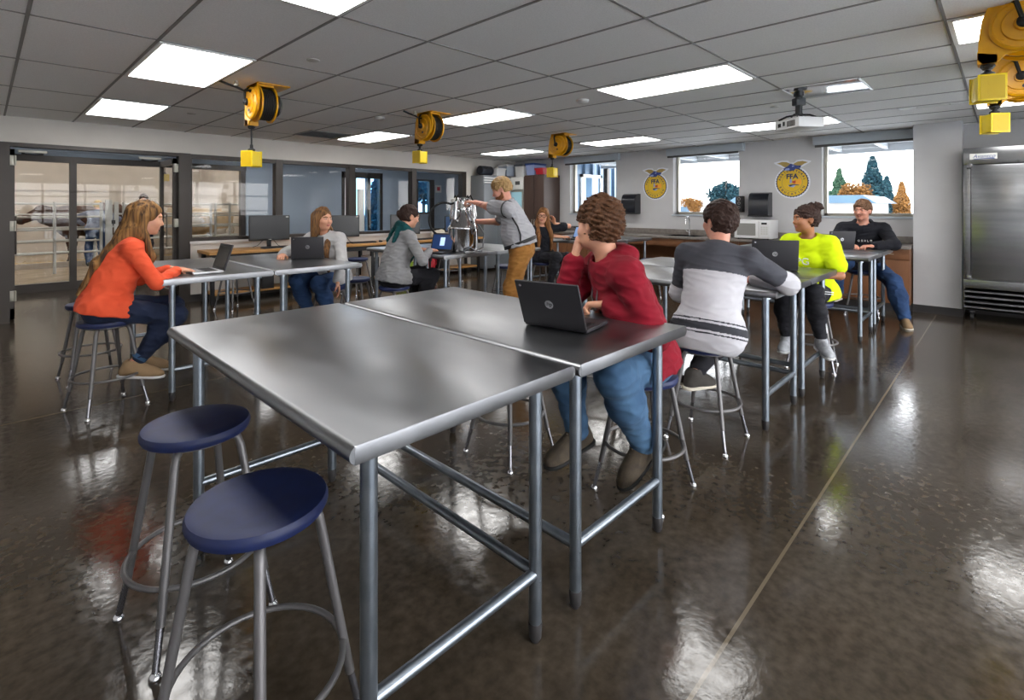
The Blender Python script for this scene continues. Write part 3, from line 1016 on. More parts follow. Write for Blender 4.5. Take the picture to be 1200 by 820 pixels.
# cord reels: yellow, axis across the room, outlet box on the cord
def make_reel(x, y, label, cord, s=1., boxrz=.3):
    t = thing('cord_reel', label, 'cord reel', (x, y, CH))
    def A(m, n, mat, **k):
        return m.build(n, mat, t, xf=Matrix.Scale(s, 4), **k)
    A(MB().box(-.07, -.13, -.012, .2, .13, 0, .003), 'mount_plate', m_yellow)
    # side frame: a shaped plate with the guide nose low on one side
    poly = [(-.11, -.005), (.13, -.005), (.15, -.05), (.165, -.13), (.15, -.2), (.11, -.245), (.03, -.275), (-.05, -.268)]
    nose = [(.03, -.27), (.12, -.235), (.165, -.25), (.175, -.33), (.14, -.345), (.085, -.34), (.04, -.3)]
    fr = MB()
    fr.prism([(p[0], p[1]) for p in [(-.11, -.005), (.12, -.005), (.16, -.11), (.172, -.2), (.178, -.315), (.16, -.34), (.1, -.34), (.07, -.31), (-.05, -.285), (-.12, -.235), (-.155, -.15), (-.14, -.07)]], (-.075, 0, 0), (0, 1, 0), (0, 0, 1), (.014, 0, 0))
    fr.prism([(.1, -.3), (.178, -.28), (.178, -.34), (.1, -.34)], (-.075, 0, 0), (0, 1, 0), (0, 0, 1), (.09, 0, 0))
    fr.box(-.075, -.1, -.03, .07, .1, -.008)
    A(fr, 'frame', m_yellow, smooth=False)
    cx, cz = 0, -.165
    d = MB().lathe([(.135, 0), (.135, .012), (.122, .018), (.118, .012), (.09, .014), (.085, .022), (.04, .024), (.035, .04), (0, .042)], (-.074, cx, cz), (-1, 0, 0), 36)
    for a in (.9, 2.6, 4.1, 5.6):
        d.lathe([(.008, 0), (.008, .006), (0, .007)], (-.088, cx + .1 * math.cos(a), cz + .1 * math.sin(a)), (-1, 0, 0), 8)
    A(d, 'spring_cover', m_yellow)
    MB_ = MB().lathe([(.013, .03), (.013, .034), (0, .035)], (-.074, cx - .015, cz - .065), (-1, 0, 0), 12)
    A(MB_, 'plug', m_black)
    for nm, x0 in (('flange', -.045), ('flange', .075)):
        A(MB().lathe([(.02, 0), (.15, .003), (.155, .0), (.155, .012), (.15, .014), (.02, .012)], (x0, cx, cz), (1, 0, 0), 36), nm, m_yellow)
    h = MB()
    for k in range(7):
        h.ring((-.024 + .0155 * k, cx, cz), .128, .0085, (1, 0, 0), 32, 8)
    for k in range(6):
        h.ring((-.016 + .0155 * k, cx, cz), .115, .0085, (1, 0, 0), 32, 8)
    h.lathe([(.11, -.03), (.11, .075)], (0, cx, cz), (1, 0, 0), 24)
    A(h, 'coiled_cord', m_rubber)
    A(MB().lathe([(.1, 0), (.1, .04), (.08, .06), (.03, .065), (0, .065)], (.088, cx, cz), (1, 0, 0), 28), 'brush_cover', m_black)
    A(MB().tube([(-.1, .0, -.17), (-.13, .01, -.14), (-.12, .03, -.06), (-.08, .05, -.03)], .011, 8).lathe([(.03, 0), (.03, .03), (.012, .045)], (-.1, 0, -.165), (-1, 0, .2), 14), 'feed_cable', m_rubber)
    A(MB().lathe([(.028, 0), (.032, -.012), (.02, -.03), (0, -.032)], (-.03, .138, -.338), (0, 0, 1), 16).box(-.055, .115, -.362, -.005, .16, -.345, .006), 'cord_guide', m_black)
    zc = -.365 - cord
    A(MB().tube([(-.03, .138, -.355), (-.03, .138, zc)], .007, 8), 'cord', m_rubber)
    A(MB().lathe([(.022, .0), (.03, .008), (.03, .02), (.014, .03), (.012, .06)], (-.03, .138, zc - .04), (0, 0, 1), 16), 'cord_grip', m_black)
    R = Matrix.Translation((-.03, .138, zc - .04)) @ Matrix.Rotation(boxrz, 4, 'Z')
    bx = MB().box(-.055, -.055, -.13, .055, .055, 0, .008)
    for sx in (-1, 1):
        bx.box(sx * .055 - .004, -.06, -.135, sx * .055 + .004, .06, .004, .002)
    bo = bx.build('outlet_box', m_boxyellow, t, xf=Matrix.Scale(s, 4) @ R)
    for sx in (-1, 1):
        fc = MB().box(sx * .0585 - .002, -.05, -.125, sx * .0585 + .002, .05, -.005)
        for dz in (-.04, -.09):
            fc.lathe([(.02, 0), (.02, .003), (0, .003)], (sx * .0585, 0, dz), (sx, 0, 0), 16)
        for dy in (-.045, .045):
            for dz in (-.01, -.12):
                fc.lathe([(.005, 0), (.005, .003), (0, .003)], (sx * .0585, dy, dz), (sx, 0, 0), 8)
        fc.build('outlet_face', m_ochre, bo, xf=Matrix.Scale(s, 4) @ R)
    return t
make_reel(1.70, 4.72, 'yellow cord reel nearest the entrance doors, its cord feeding from a ceiling clamp', .16, 1.02, .5)
make_reel(3.53, 4.72, 'yellow cord reel over the woman in the teal scarf', .02, 1.02, .2)
make_reel(5.90, 4.70, 'smallest looking yellow cord reel, above the woman with glasses', .08, 1.02, .15)
r_ = make_reel(3.84, -.07, 'largest yellow cord reel, cut by the top corner of the photo', .0, 1.02, .35)
r_.location.z = CH + .05
make_reel(5.12, -.08, 'yellow cord reel just behind the largest one, above the steel freezer', .0, 1.0, .6)
for x, y, l in ((1.5, 4.72, 'small ceiling clamp holding the black feed cable of the first reel'), (3.36, 4.76, 'small ceiling clamp beside the second reel')):
    t = thing('cable_clamp', l, 'cable clamp', (x, y, CH))
    MB().lathe([(.016, 0), (.016, -.02), (.022, -.024), (.022, -.04), (.01, -.044)], n=14).build('stud', m_alu, t)
    MB().tube([(-.12, .05, -.006), (-.06, .03, -.03), (0, 0, -.05), (.06, -.01, -.075), (.12, -.02, -.06), (.1, -.015, -.08)], .01, 8).build('cable', m_rubber, t)

# ------------------------------------------------------------------ work tables
TW, TLN, TH = .762, 1.524, .866
def make_table(x, y, rail_right, label, TW=TW):
    """x,y: near corner of the top (least x, least y)"""
    t = thing('work_table', label, 'work table', (x + TW / 2, y + TLN / 2, 0), 0, 'stainless work tables')
    hw, hl = TW / 2, TLN / 2
    # rolled long edges
    prof = []
    R = .021
    for s in (1, -1):
        for k in range(9):
            a = math.pi / 2 - math.pi * 1.15 * k / 8
            prof.append((s * (hw - R + R * math.cos(a)), TH - R + R * math.sin(a)) if s == 1 else None)
    right = [(hw - R + R * math.cos(math.pi / 2 - math.pi * 1.2 * k / 8), TH - R + R * math.sin(math.pi / 2 - math.pi * 1.2 * k / 8)) for k in range(9)]
    pr = right + [(hw - .04, TH - .036), (hw - .045, TH - .012)]
    pr = pr + [(-p[0], p[1]) for p in reversed(pr)]
    MB().prism(pr, (0, -hl, 0), (1, 0, 0), (0, 0, 1), (0, TLN, 0)).box(-hw + .012, -hl - .001, TH - .042, hw - .012, -hl + .012, TH - .001, .002).box(-hw + .012, hl - .012, TH - .042, hw - .012, hl + .001, TH - .001, .002).build('tabletop', m_steel_top, t, angle=35)
    lx, ly = hw - .095, hl - .085
    rz = .215
    for sx in (-1, 1):
        for sy in (-1, 1):
            lg = MB().tube([(sx * lx, sy * ly, .05), (sx * lx, sy * ly, TH - .03)], .0206, 16).lathe([(.032, TH - .06), (.03, TH - .036)], (sx * lx, sy * ly, 0), n=16).build('leg', m_galv, t)
            MB().lathe([(.012, 0), (.019, .012), (.0206, .03), (.0225, .055), (.0206, .062)], (sx * lx, sy * ly, 0), n=16).build('foot', m_base, lg)
    for sy in (-1, 1):
        MB().tube([(-lx, sy * ly, rz), (lx, sy * ly, rz)], .0175, 14).build('end_rail', m_galv, t)
    sx = 1 if rail_right else -1
    q = MB().tube([(sx * lx, -ly, rz), (sx * lx, ly, rz)], .0175, 14)
    for sy in (-1, 1):
        q.lathe([(.004, 0), (.004, .003)], (sx * lx, sy * (ly + .019), rz - .02), (0, sy, 0), 8)
    q.build('side_rail', m_galv, t)
    return t
make_table(.529, .982, True, 'nearest stainless steel work table, empty, filling the front of the photo', .776)
make_table(1.312, .973, False, 'stainless work table with the red hoodie boy leaning on it')
make_table(3.235, .973, True, 'stainless work table where the boy in the grey and white shirt rests his arm')
make_table(4.003, .973, False, 'stainless work table in front of the girl in the neon shirt')
make_table(6.06, .973, True, 'far stainless work table with the laptop of the boy in black at its edge')
make_table(6.828, .973, False, 'farthest stainless work table, the boy in black sitting behind it')
make_table(.83, 4.15, True, 'stainless work table the girl in coral is typing at')
make_table(1.598, 4.15, False, 'stainless work table with the girl in the pale sweater at its corner')
make_table(3.28, 4.15, True, 'stainless work table carrying the milk can')
make_table(4.048, 4.15, False, 'stainless work table right behind the standing man')
make_table(6.06, 4.15, True, 'stainless work table where the woman with glasses has her laptop')
make_table(6.828, 4.15, False, 'stainless work table between the woman with glasses and the counter')

# ------------------------------------------------------------------ stools
def make_stool(h, label):
    t = thing('stool', label, 'stool', (0, 0, 0), 0, 'round navy stools')
    MB().lathe([(.135, -.012), (.155, -.008), (.161, .004), (.161, .014), (.156, .024), (.14, .0275), (.11, .0245), (0, .022)], (0, 0, h - .025), n=40).build('seat', m_seat, t)
    MB().lathe([(.11, -.03), (.13, -.02), (.13, -.012)], (0, 0, h - .025), n=28).build('seat_pan', m_grey_paint, t)
    q = .125
    for k in range(4):
        a = math.pi / 4 + k * math.pi / 2
        ca, sa = math.cos(a), math.sin(a)
        r0, r1 = .115, .245
        zt = h - .045
        mid = .13
        rm = r1 - (r1 - r0 - .01) * (mid / (zt - .05))
        P = [(ca * .06, sa * .06, zt + .002), (ca * .105, sa * .105, zt), (ca * .13, sa * .13, zt - .012), (ca * .14, sa * .14, zt - .04), (ca * rm, sa * rm, mid)]
        lg = MB().tube(P, [.0125] * 5, 10).build('leg', m_grey_paint, t)
        MB().tube([(ca * rm, sa * rm, mid + .005), (ca * (r1 - .002), sa * (r1 - .002), .018)], .0098, 10).build('leg_extension', m_ext, lg)
        MB().lathe([(.016, 0), (.017, .006), (.014, .014), (.006, .022), (.006, .03)], (ca * r1, sa * r1, 0), n=14).build('glide', m_chrome, lg)
    rr = .25 - .115 * (.225 / (h - .095)) + .0
    MB().ring((0, 0, .225), rr - .006, .0085, n=44, m=10).build('foot_ring', m_grey_paint, t)
    return t
ST = [(.50, 1.96, .645, .1, 'empty navy stool at the side of the nearest table, the one farther back'),
      (.475, 1.33, .645, .45, 'nearest empty navy stool, in front at the corner of the first table'),
      (2.24, 1.27, .56, .03, 'navy stool under the boy in the red hoodie'),
      (2.05, 2.0, .56, .0, 'empty stool beside the red hoodie boy, mostly hidden by the front table'),
      (2.99, 1.28, .56, .02, 'navy stool under the boy in the grey and white shirt'),
      (.585, 4.42, .60, .25, 'navy stool under the girl in coral'),
      (.60, 5.27, .60, .1, 'empty navy stool beside and behind the girl in coral'),
      (2.53, 5.1, .54, .3, 'navy stool under the girl in the pale sweater'),
      (3.0, 4.62, .54, .2, 'navy stool under the woman in the teal scarf'),
      (3.02, 5.45, .54, .7, 'empty stool just behind the woman in the teal scarf'),
      (4.95, 1.2, .56, .15, 'stool under the girl in the neon shirt'),
      (4.95, 2.0, .56, .5, 'empty stool behind the girl in the neon shirt'),
      (3.0, 2.1, .56, .6, 'empty stool beyond the boy in the grey and white shirt'),
      (7.78, 1.32, .56, .15, 'stool under the boy in the black sweatshirt'),
      (5.85, 5.0, .54, .2, 'stool under the woman with glasses'),
      (7.2, 3.95, .56, .3, 'empty stool below the far table in front of the counter'),
      (2.35, 7.45, .56, .35, 'pale legged stool by the desk under the first monitor'),
      (4.1, 7.35, .56, .2, 'stool by the desk under the second monitor'),
      (5.9, 7.3, .56, .1, 'stool by the desk behind the milk can'),
      (5.05, 5.0, .56, .4, 'stool at the end of the milk can tables, seen beside the trousers of the man')]
protos = {}
for x, y, h, r, l in ST:
    if h not in protos:
        protos[h] = make_stool(h, l)
        o = protos[h]
        o.location, o.rotation_euler = (x, y, 0), (0, 0, r)
    else:
        dup(protos[h], (x, y, 0), r, l)

# ------------------------------------------------------------------ laptops
m_lap = M('laptop_shell', '#2b2a2e', .5, .2, bump=.02, bscale=400)
m_key = M('laptop_key', '#111113', .5)
m_silver = M('laptop_silver', '#b9babd', .35, .6)
def make_laptop(x, y, rz, opening, label, w=.29, screen=None, deck=None, z=TH):
    """origin at the hinge centre; +x points to the user"""
    t = thing('laptop', label, 'laptop', (x, y, z), rz)
    d = w * .7
    deck = deck or m_lap
    b = MB().box(0, -w / 2, .003, d, w / 2, .019, .005)
    for px in (.03, d - .03):
        for py in (-w / 2 + .03, w / 2 - .03):
            b.lathe([(.007, 0), (.007, .004)], (px, py, 0), n=10)
    b.build('base', deck, t)
    kb = MB()
    for r in range(5):
        for c in range(12):
            kx, ky = .03 + r * .0185, -w / 2 + .022 + c * (w - .044) / 12
            kb.box(kx, ky, .0185, kx + .0155, ky + (w - .044) / 12 - .003, .0205)
    kb.build('keyboard', m_key, t, smooth=False)
    MB().box(d - .075, -.05, .0187, d - .015, .05, .0195).build('touchpad', m_silver if deck is m_silver else m_key, t, smooth=False)
    R = Matrix.Translation((0, 0, .017)) @ Matrix.Rotation(-(opening - math.pi / 2), 4, 'Y')
    lid = MB().box(-.011, -w / 2, 0, 0, w / 2, d, .005).build('lid', m_lap, t, xf=R)
    MB().tube([(-.004, -w / 2 + .03, .002), (-.004, w / 2 - .03, .002)], .007, 10).build('hinge', m_key, lid, xf=R)
    MB().box(0, -w / 2 + .008, .008, .0012, w / 2 - .008, d - .006).build('bezel', m_key, lid, xf=R, smooth=False)
    s = MB().box(.001, -w / 2 + .017, .022, .0022, w / 2 - .017, d - .018)
    so = s.build('screen', screen or m_black_gloss, lid, xf=R, smooth=False)
    if screen:
        MB().box(.002, -.03, .06, .0027, .03, d - .05).build('window', m_screen_light, so, xf=R, smooth=False)
    lg = MB().lathe([(.019, 0), (.019, .0012), (0, .0012)], (-.011, 0, d * .52), (-1, 0, 0), 28)
    lo = lg.build('logo', m_chrome, lid, xf=R)
    tx = MB()
    text_into(tx, 'hp', .026, (-.0124, 0, d * .525), (0, -1, 0), (0, 0, 1), .0005, slant=.25)
    tx.build('lettering', m_key, lo, xf=R, smooth=False)
    k = MB().lathe([(.006, 0), (.006, .001), (0, .001)], (-.011, w / 2 - .025, d - .02), (-1, 0, 0), 14)
    k.build('badge', m_chrome, lid, xf=R)
    return t
rad = math.radians
make_laptop(1.625, 1.325, rad(10), rad(112), 'black laptop open in front of the boy in the red hoodie')
make_laptop(1.27, 4.42, rad(180), rad(108), 'laptop seen edge on with silver keyboard, in front of the girl in coral', deck=m_silver)
make_laptop(2.15, 4.79, rad(62), rad(98), 'black laptop standing upright in front of the girl in the pale sweater')
make_laptop(3.50, 4.47, rad(198), rad(108), 'laptop with a lit blue screen under the hands of the woman in the teal scarf', screen=m_screen)
make_laptop(4.33, 1.31, rad(24), rad(100), 'black laptop used by the girl in neon, beside the grey and white sleeve', w=.33)
make_laptop(7.04, 1.4, rad(38), rad(100), 'black laptop in front of the boy in the black sweatshirt')
make_laptop(6.36, 4.72, rad(172), rad(115), 'laptop with a pale lit screen in front of the woman with glasses', screen=M('screen_pale', '#8fa6c8', .2, emit=.5, ecol='#6f8fc4'))

# small things on the tables
t = thing('blue_notebook', 'thin blue notebook lying beside the hand of the red hoodie boy', 'notebook', (1.93, 1.56, TH), .3)
MB().box(-.07, -.1, 0, .07, .1, .008, .002).build('cover', m_blue, t)
MB().box(-.066, -.096, .002, .072, .096, .006).build('pages', m_paper, t, smooth=False)
t = thing('open_notebook', 'open notebook with pale pages under the arm of the boy in grey and white', 'notebook', (3.47, 1.36, TH), .25)
MB().box(-.11, -.15, 0, .11, .15, .003, .001).build('cover', m_black, t)
for s_ in (-1, 1):
    MB().prism([(0, .003), (s_ * .02, .009), (s_ * .07, .008), (s_ * .105, .004), (s_ * .105, .003)], (0, -.145, 0), (1, 0, 0), (0, 0, 1), (0, .29, 0)).build('page', m_paper, t)
# ------------------------------------------------------------------ desk along the glazed wall with monitors
t = thing('computer_desk', 'long butcher block desk under the glazed wall with a low shelf', 'desk', (2.15, 7.84, 0))
DL = 5.1
MB().box(0, 0, .70, DL, .58, .745, .005).build('desktop', m_desk, t)
MB().box(.05, .06, .62, DL - .05, .09, .70).build('apron', m_black, t, smooth=False)
MB().box(.08, .1, .12, DL - .05, .5, .15, .004).build('shelf', m_desk, t)
for x in (.06, 1.3, 2.55, 3.8, 5.04):
    for y in (.09, .49):
        lg = MB().box(x - .025, y - .025, 0, x + .025, y + .025, .70, .003).build('leg', m_black, t)
def monitor(x, y, rz, w, label, mat=None):
    t = thing('monitor', label, 'monitor', (x, y, .745), rz)
    h = w * .66
    MB().lathe([(.12, 0), (.12, .008), (.1, .016), (.03, .022), (0, .022)], n=28).build('base', m_black_gloss, t)
    MB().box(-.03, .02, .015, .03, .05, .2, .006).build('stand', m_black, t)
    MB().box(-w / 2, -.02, .11, w / 2, .02, .11 + h, .008).box(-w * .35, .02, .18, w * .35, .045, .4, .012).build('housing', m_black, t)
    MB().tube([(-.02, .05, .2), (-.06, .1, .12), (-.14, .12, .03), (-.2, .16, .006)], .004, 6).tube([(.02, .05, .2), (.09, .1, .1), (.16, .14, .02), (.2, .18, .006)], .004, 6).build('cable', m_rubber, t)
    MB().box(-w / 2 + .014, -.0225, .14, w / 2 - .014, -.0195, .11 + h - .014).build('screen', mat or M('screen_off', '#15171c', .3), t, smooth=False)
    MB().box(-.02, -.0225, .12, .02, -.02, .13).box(w / 2 - .06, -.0235, .11 + h - .035, w / 2 - .02, -.02, .11 + h - .015).build('badge', m_offwhite, t, smooth=False)
    return t
monitor(3.05, 8.12, rad(-6), .58, 'dark monitor on the desk under the first and second windows')
monitor(4.25, 8.12, rad(-14), .56, 'dark monitor behind the girl in the pale sweater')
monitor(5.5, 8.1, rad(-20), .56, 'dark monitor hidden behind the face of the woman in the teal scarf')
monitor(6.72, 8.1, rad(-10), .5, 'blue grey monitor just behind the hose of the milk can', M('screen_blue', '#25456e', .3))
def keyboard(x, y, rz, label):
    t = thing('keyboard', label, 'keyboard', (x, y, .745), rz)
    MB().box(-.22, -.07, 0, .22, .07, .02, .005).build('case', m_black, t)
    k = MB()
    for r in range(5):
        for c in range(20):
            k.box(-.21 + c * .021, -.06 + r * .024, .019, -.192 + c * .021, -.04 + r * .024, .026)
    k.build('keys', m_key, t, smooth=False)
def mouse(x, y, label):
    t = thing('mouse', label, 'mouse', (x, y, .745))
    MB().ball((0, 0, .012), (.03, .05, .02), 16).build('shell', m_black, t)
    MB().ring((0, .025, .03), .008, .004, (1, 0, 0), 14, 6).build('wheel', m_grid, t)
keyboard(3.1, 7.96, .05, 'black keyboard in front of the first monitor')
keyboard(4.55, 7.97, -.05, 'black keyboard in front of the second monitor')
keyboard(5.9, 7.97, 0, 'black keyboard behind the laptop with the blue screen')
mouse(4.9, 7.98, 'black mouse at the end of the second keyboard')
def tower(x, label, mat):
    t = thing('computer_tower', label, 'computer', (x, 8.08, .15))
    MB().box(-.09, -.16, 0, .09, .16, .36, .008).build('case', mat, t)
    MB().box(-.08, -.166, .02, .08, -.16, .34, .004).build('front_panel', m_black, t)
    MB().lathe([(.012, 0), (.012, .005), (0, .006)], (0, -.166, .29), (0, -1, 0), 14).build('button', m_alu, t)
tower(2.95, 'black computer tower on the desk shelf under the first monitor', m_black)
tower(3.75, 'grey computer tower on the desk shelf left of the second monitor', m_grid)
tower(4.75, 'white computer tower on the desk shelf with a round dark port', m_offwhite)
tower(6.3, 'black computer tower on the desk shelf behind the milk can', m_black)
t = thing('red_jug', 'red jug on the desk shelf below the milk can', 'jug', (6.0, 7.98, .15))
MB().lathe([(.08, 0), (.09, .02), (.09, .17), (.05, .22), (.03, .25), (.03, .28)], n=24).build('body', m_red, t)
MB().lathe([(.034, .27), (.034, .3), (0, .305)], n=18).build('cap', m_offwhite, t)
MB().tube([(.085, 0, .08), (.13, 0, .1), (.13, 0, .18), (.06, 0, .21)], .012, 8).build('handle', m_red, t)
def bin_(name, x, y, z, sx, sy, h, mat, label, cat='bin', lidm=None, rz=0.):
    t = thing(name, label, cat, (x, y, z), rz)
    b = MB()
    a = .88
    pts = lambda f, zz: [(-sx * f, -sy * f, zz), (sx * f, -sy * f, zz), (sx * f, sy * f, zz), (-sx * f, sy * f, zz)]
    vs = pts(a, 0) + pts(1, h) + pts(.94, h) + pts(a * .94, .01)
    q = [(3, 2, 1, 0), (12, 13, 14, 15)]
    for k in range(3):
        for i in range(4):
            j = (i + 1) % 4
            q.append((4 * k + i, 4 * k + j, 4 * k + 4 + j, 4 * k + 4 + i))
    b.add(vs, q)
    b.build('tub', mat, t, smooth=False)
    r = MB()
    for (x0, y0, x1, y1) in ((-sx - .012, -sy - .012, sx + .012, -sy), (-sx - .012, sy, sx + .012, sy + .012), (-sx - .012, -sy, -sx, sy), (sx, -sy, sx + .012, sy)):
        r.box(x0, y0, h - .025, x1, y1, h + .003, .003)
    r.build('rim', lidm or mat, t)
    if lidm:
        MB().box(-sx - .015, -sy - .015, h + .003, sx + .015, sy + .015, h + .018, .005).build('lid', lidm, t)
    return t
bin_('green_bin', 5.4, 7.98, .15, .12, .1, .2, M('green_plastic', '#8fae3a', .5), 'yellow green bin on the desk shelf behind the lit laptop', 'bin')
t = thing('paper_bag', 'crumpled pale paper bag on the window desk near the milk can hose', 'bag', (6.35, 8.2, .745))
P, F = sdf_mesh([el((0, 0, .07), (.17, .1, .075), k=.03), el((.08, .01, .11), (.09, .08, .06), k=.04), el((-.09, 0, .09), (.07, .07, .05), k=.04), plane((0, 0, 0), (0, 0, -1))], .01, lambda p: .008 * Waves(3, 9)(p))
np_obj('bag_body', P, F, M('paper_bag', '#c9c1b2', .9), t)
MB().tube([(-.08, -.09, .08), (-.02, -.1, .1), (.05, -.09, .1)], .004, 6).build('fold', m_offwhite, t)
t = thing('cup', 'white cup standing on the desk beside the second monitor stand', 'cup', (4.0, 8.2, .745))
MB().lathe([(.03, 0), (.038, .09), (.035, .09), (.028, .01), (0, .01)], n=20).build('body', m_white, t)
MB().ring((.045, 0, .05), .02, .005, (0, 1, 0), 16, 6).build('handle', m_white, t)

# ------------------------------------------------------------------ counter run under the far windows
t = thing('counter_top', 'long grey brown counter top with a low splash under the windows', 'counter', (8.26, .88, .86))
CL = 6.1
MB().box(-.02, 0, -.04, .59, CL, 0, .004).build('worktop', m_counter, t)
MB().box(.57, 0, 0, .59, CL, .1, .003).build('splash', m_counter, t)
def cab(y0, y1, label, open_=False, drawer=True):
    t = thing('base_cabinet', label, 'cabinet', (8.28, y0, 0), 0, 'counter base cabinets')
    w_ = y1 - y0
    if open_:
        MB().box(.02, 0, .68, .56, w_, .82).box(.0, 0, .7, .02, w_, .818, .003).box(.54, 0, 0, .56, w_, .68).box(.02, 0, 0, .56, .02, .82).box(.02, w_ - .02, 0, .56, w_, .82).build('body', m_cabwood, t, smooth=False)
        MB().box(-.006, w_ * .3, .72, 0, w_ * .7, .8, .002).build('apron_panel', m_cabwood, t)
        return
    MB().box(.02, 0, .1, .56, w_, .82).build('body', m_cabwood, t, smooth=False)
    MB().box(.07, 0, 0, .55, w_, .1).build('toe_kick', m_base, t, smooth=False)
    n = 2 if w_ > .7 else 1
    for i in range(n):
        a, b = w_ * i / n + .004, w_ * (i + 1) / n - .004
        zt = .815
        if drawer:
            d = MB().box(0, a, .68, .02, b, zt, .003).build('drawer', m_cabwood, t)
            MB().tube([(-.022, (a + b) / 2 - .05, .75), (-.022, (a + b) / 2 + .05, .75)], .005, 8).tube([(0, (a + b) / 2 - .045, .75), (-.022, (a + b) / 2 - .045, .75)], .004, 6).tube([(0, (a + b) / 2 + .045, .75), (-.022, (a + b) / 2 + .045, .75)], .004, 6).build('pull', m_alu, d)
            zt = .672
        d = MB().box(0, a, .105, .02, b, zt, .003).build('door', m_cabwood, t)
        hy = b - .05 if i == 0 else a + .05
        MB().tube([(-.022, hy, zt - .14), (-.022, hy, zt - .04)], .005, 8).tube([(0, hy, zt - .13), (-.022, hy, zt - .13)], .004, 6).tube([(0, hy, zt - .05), (-.022, hy, zt - .05)], .004, 6).build('pull', m_alu, d)
cab(.885, 1.75, 'wood base cabinet next to the pillar, behind the boy in black')
cab(1.755, 2.6, 'wood base cabinet behind the girl in neon')
cab(2.605, 3.45, 'wood base cabinet below the white microwave')
cab(3.455, 5.1, 'wide open knee space of the counter below the sink', True)
cab(5.105, 5.95, 'wood base cabinet right behind the head of the red hoodie boy')
cab(5.955, 6.97, 'wood base cabinet at the corner end of the counter', drawer=False)
t = thing('sink_faucet', 'chrome faucet on the counter behind the boy in grey and white', 'faucet', (8.74, 4.05, .86))
MB().lathe([(.028, 0), (.028, .01), (.014, .02), (.014, .08)], n=18).build('base', m_chrome, t)
MB().tube([(0, 0, .07)] + [(-.08 + .08 * math.cos(a), 0, .25 + .08 * math.sin(a)) for a in np.linspace(0, math.pi, 10)] + [(-.16, 0, .2)], .011, 12).build('spout', m_chrome, t)
MB().tube([(0, .02, .06), (.0, .07, .09)], .007, 8).build('lever', m_chrome, t)
t = thing('sink', 'shallow stainless sink set in the counter', 'sink', (8.52, 4.05, .861))
MB().prism([(-.2, -.28), (.18, -.28), (.18, .28), (-.2, .28), (-.2, .25), (.15, .25), (.15, -.25), (-.17, -.25), (-.17, .25), (-.2, .25)], (0, 0, 0), (1, 0, 0), (0, 1, 0), (0, 0, .006)).build('rim', m_steel, t, smooth=False)
MB().box(-.17, -.25, -.0005, .15, .25, .002).build('bowl', m_grid, t, smooth=False)
t = thing('microwave', 'white microwave oven on the counter', 'microwave', (8.55, 2.86, .86))
MB().box(-.18, -.27, .012, .2, .27, .3, .008).build('case', m_white, t)
d = MB().box(-.2, -.1, .02, -.18, .262, .292, .005).build('door', m_white, t)
MB().box(-.203, -.06, .06, -.199, .22, .25).build('window', m_grid, d, smooth=False)
cp = MB().box(-.198, -.262, .02, -.18, -.106, .292, .004).build('control_panel', m_white, t)
MB().box(-.2, -.225, .235, -.197, -.145, .265).build('display', m_black, cp, smooth=False)
b = MB()
for i in range(4):
    for j in range(3):
        b.box(-.2, -.235 + j * .036, .08 + i * .033, -.197, -.21 + j * .036, .103 + i * .033)
b.build('buttons', m_offwhite, cp, smooth=False)
MB().lathe([(.012, 0), (.012, .012)], (-.14, -.22, 0), n=10).lathe([(.012, 0), (.012, .012)], (-.14, .22, 0), n=10).lathe([(.012, 0), (.012, .012)], (.15, -.22, 0), n=10).lathe([(.012, 0), (.012, .012)], (.15, .22, 0), n=10).build('foot', m_black, t)
def dispenser(y, z, label, w_=.3):
    t = thing('towel_dispenser', label, 'paper towel dispenser', (8.855, y, z))
    prof = [(0, -.19), (-.2, -.19), (-.215, -.17), (-.215, .06), (-.2, .12), (-.16, .17), (-.1, .19), (0, .19)]
    MB().prism(prof, (0, -w_ / 2, 0), (1, 0, 0), (0, 0, 1), (0, w_, 0)).build('housing', M('dispenser_smoke', '#171a22', .22), t, angle=30)
    MB().box(-.222, -w_ / 2 - .01, -.2, -.02, w_ / 2 + .01, -.175, .006).build('tray', m_black, t)
    MB().lathe([(.016, 0), (.016, .006), (0, .007)], (-.2, -.06, -.168), (-1, 0, 0), 14).build('lock', m_offwhite, t)
dispenser(5.24, 1.43, 'black paper towel dispenser left of the first round emblem')
dispenser(2.86, 1.41, 'black paper towel dispenser above the microwave')
t = thing('soap_dispenser', 'slim black wall dispenser with three pale rings, above the microwave by the window', 'soap dispenser', (8.86, 3.2, 1.41))
MB().box(-.1, -.06, -.13, 0, .06, .14, .012).build('housing', m_black, t)
MB().ring((-.101, 0, .09), .022, .005, (1, 0, 0), 20, 6).ring((-.101, 0, .02), .02, .005, (1, 0, 0), 20, 6).ring((-.101, 0, -.05), .018, .005, (1, 0, 0), 20, 6).build('ring_trim', m_grid, t)
bin_('paper_tray', 8.6, 6.2, .86, .12, .2, .1, m_black, 'dark shallow tray on the counter behind the pale screened laptop', 'tray')

# roller blind cassettes over the windows
for (a, b_), l in zip(ops, ('roller blind cassette over the right window by the pillar', 'roller blind cassette over the middle window', 'roller blind cassette over the corner window')):
    t = thing('roller_blind', l, 'roller blind', (XR, (a + b_) / 2, 2.3))
    hw = (b_ - a) / 2 + .1
    MB().box(-.09, -hw if a > 1 else -hw + .08, .005, 0, hw, .135, .006).build('cassette', m_blind, t)
    MB().box(-.075, -hw + .09, -.03, -.045, hw - .02, .006, .004).build('bottom_bar', m_vdark, t)

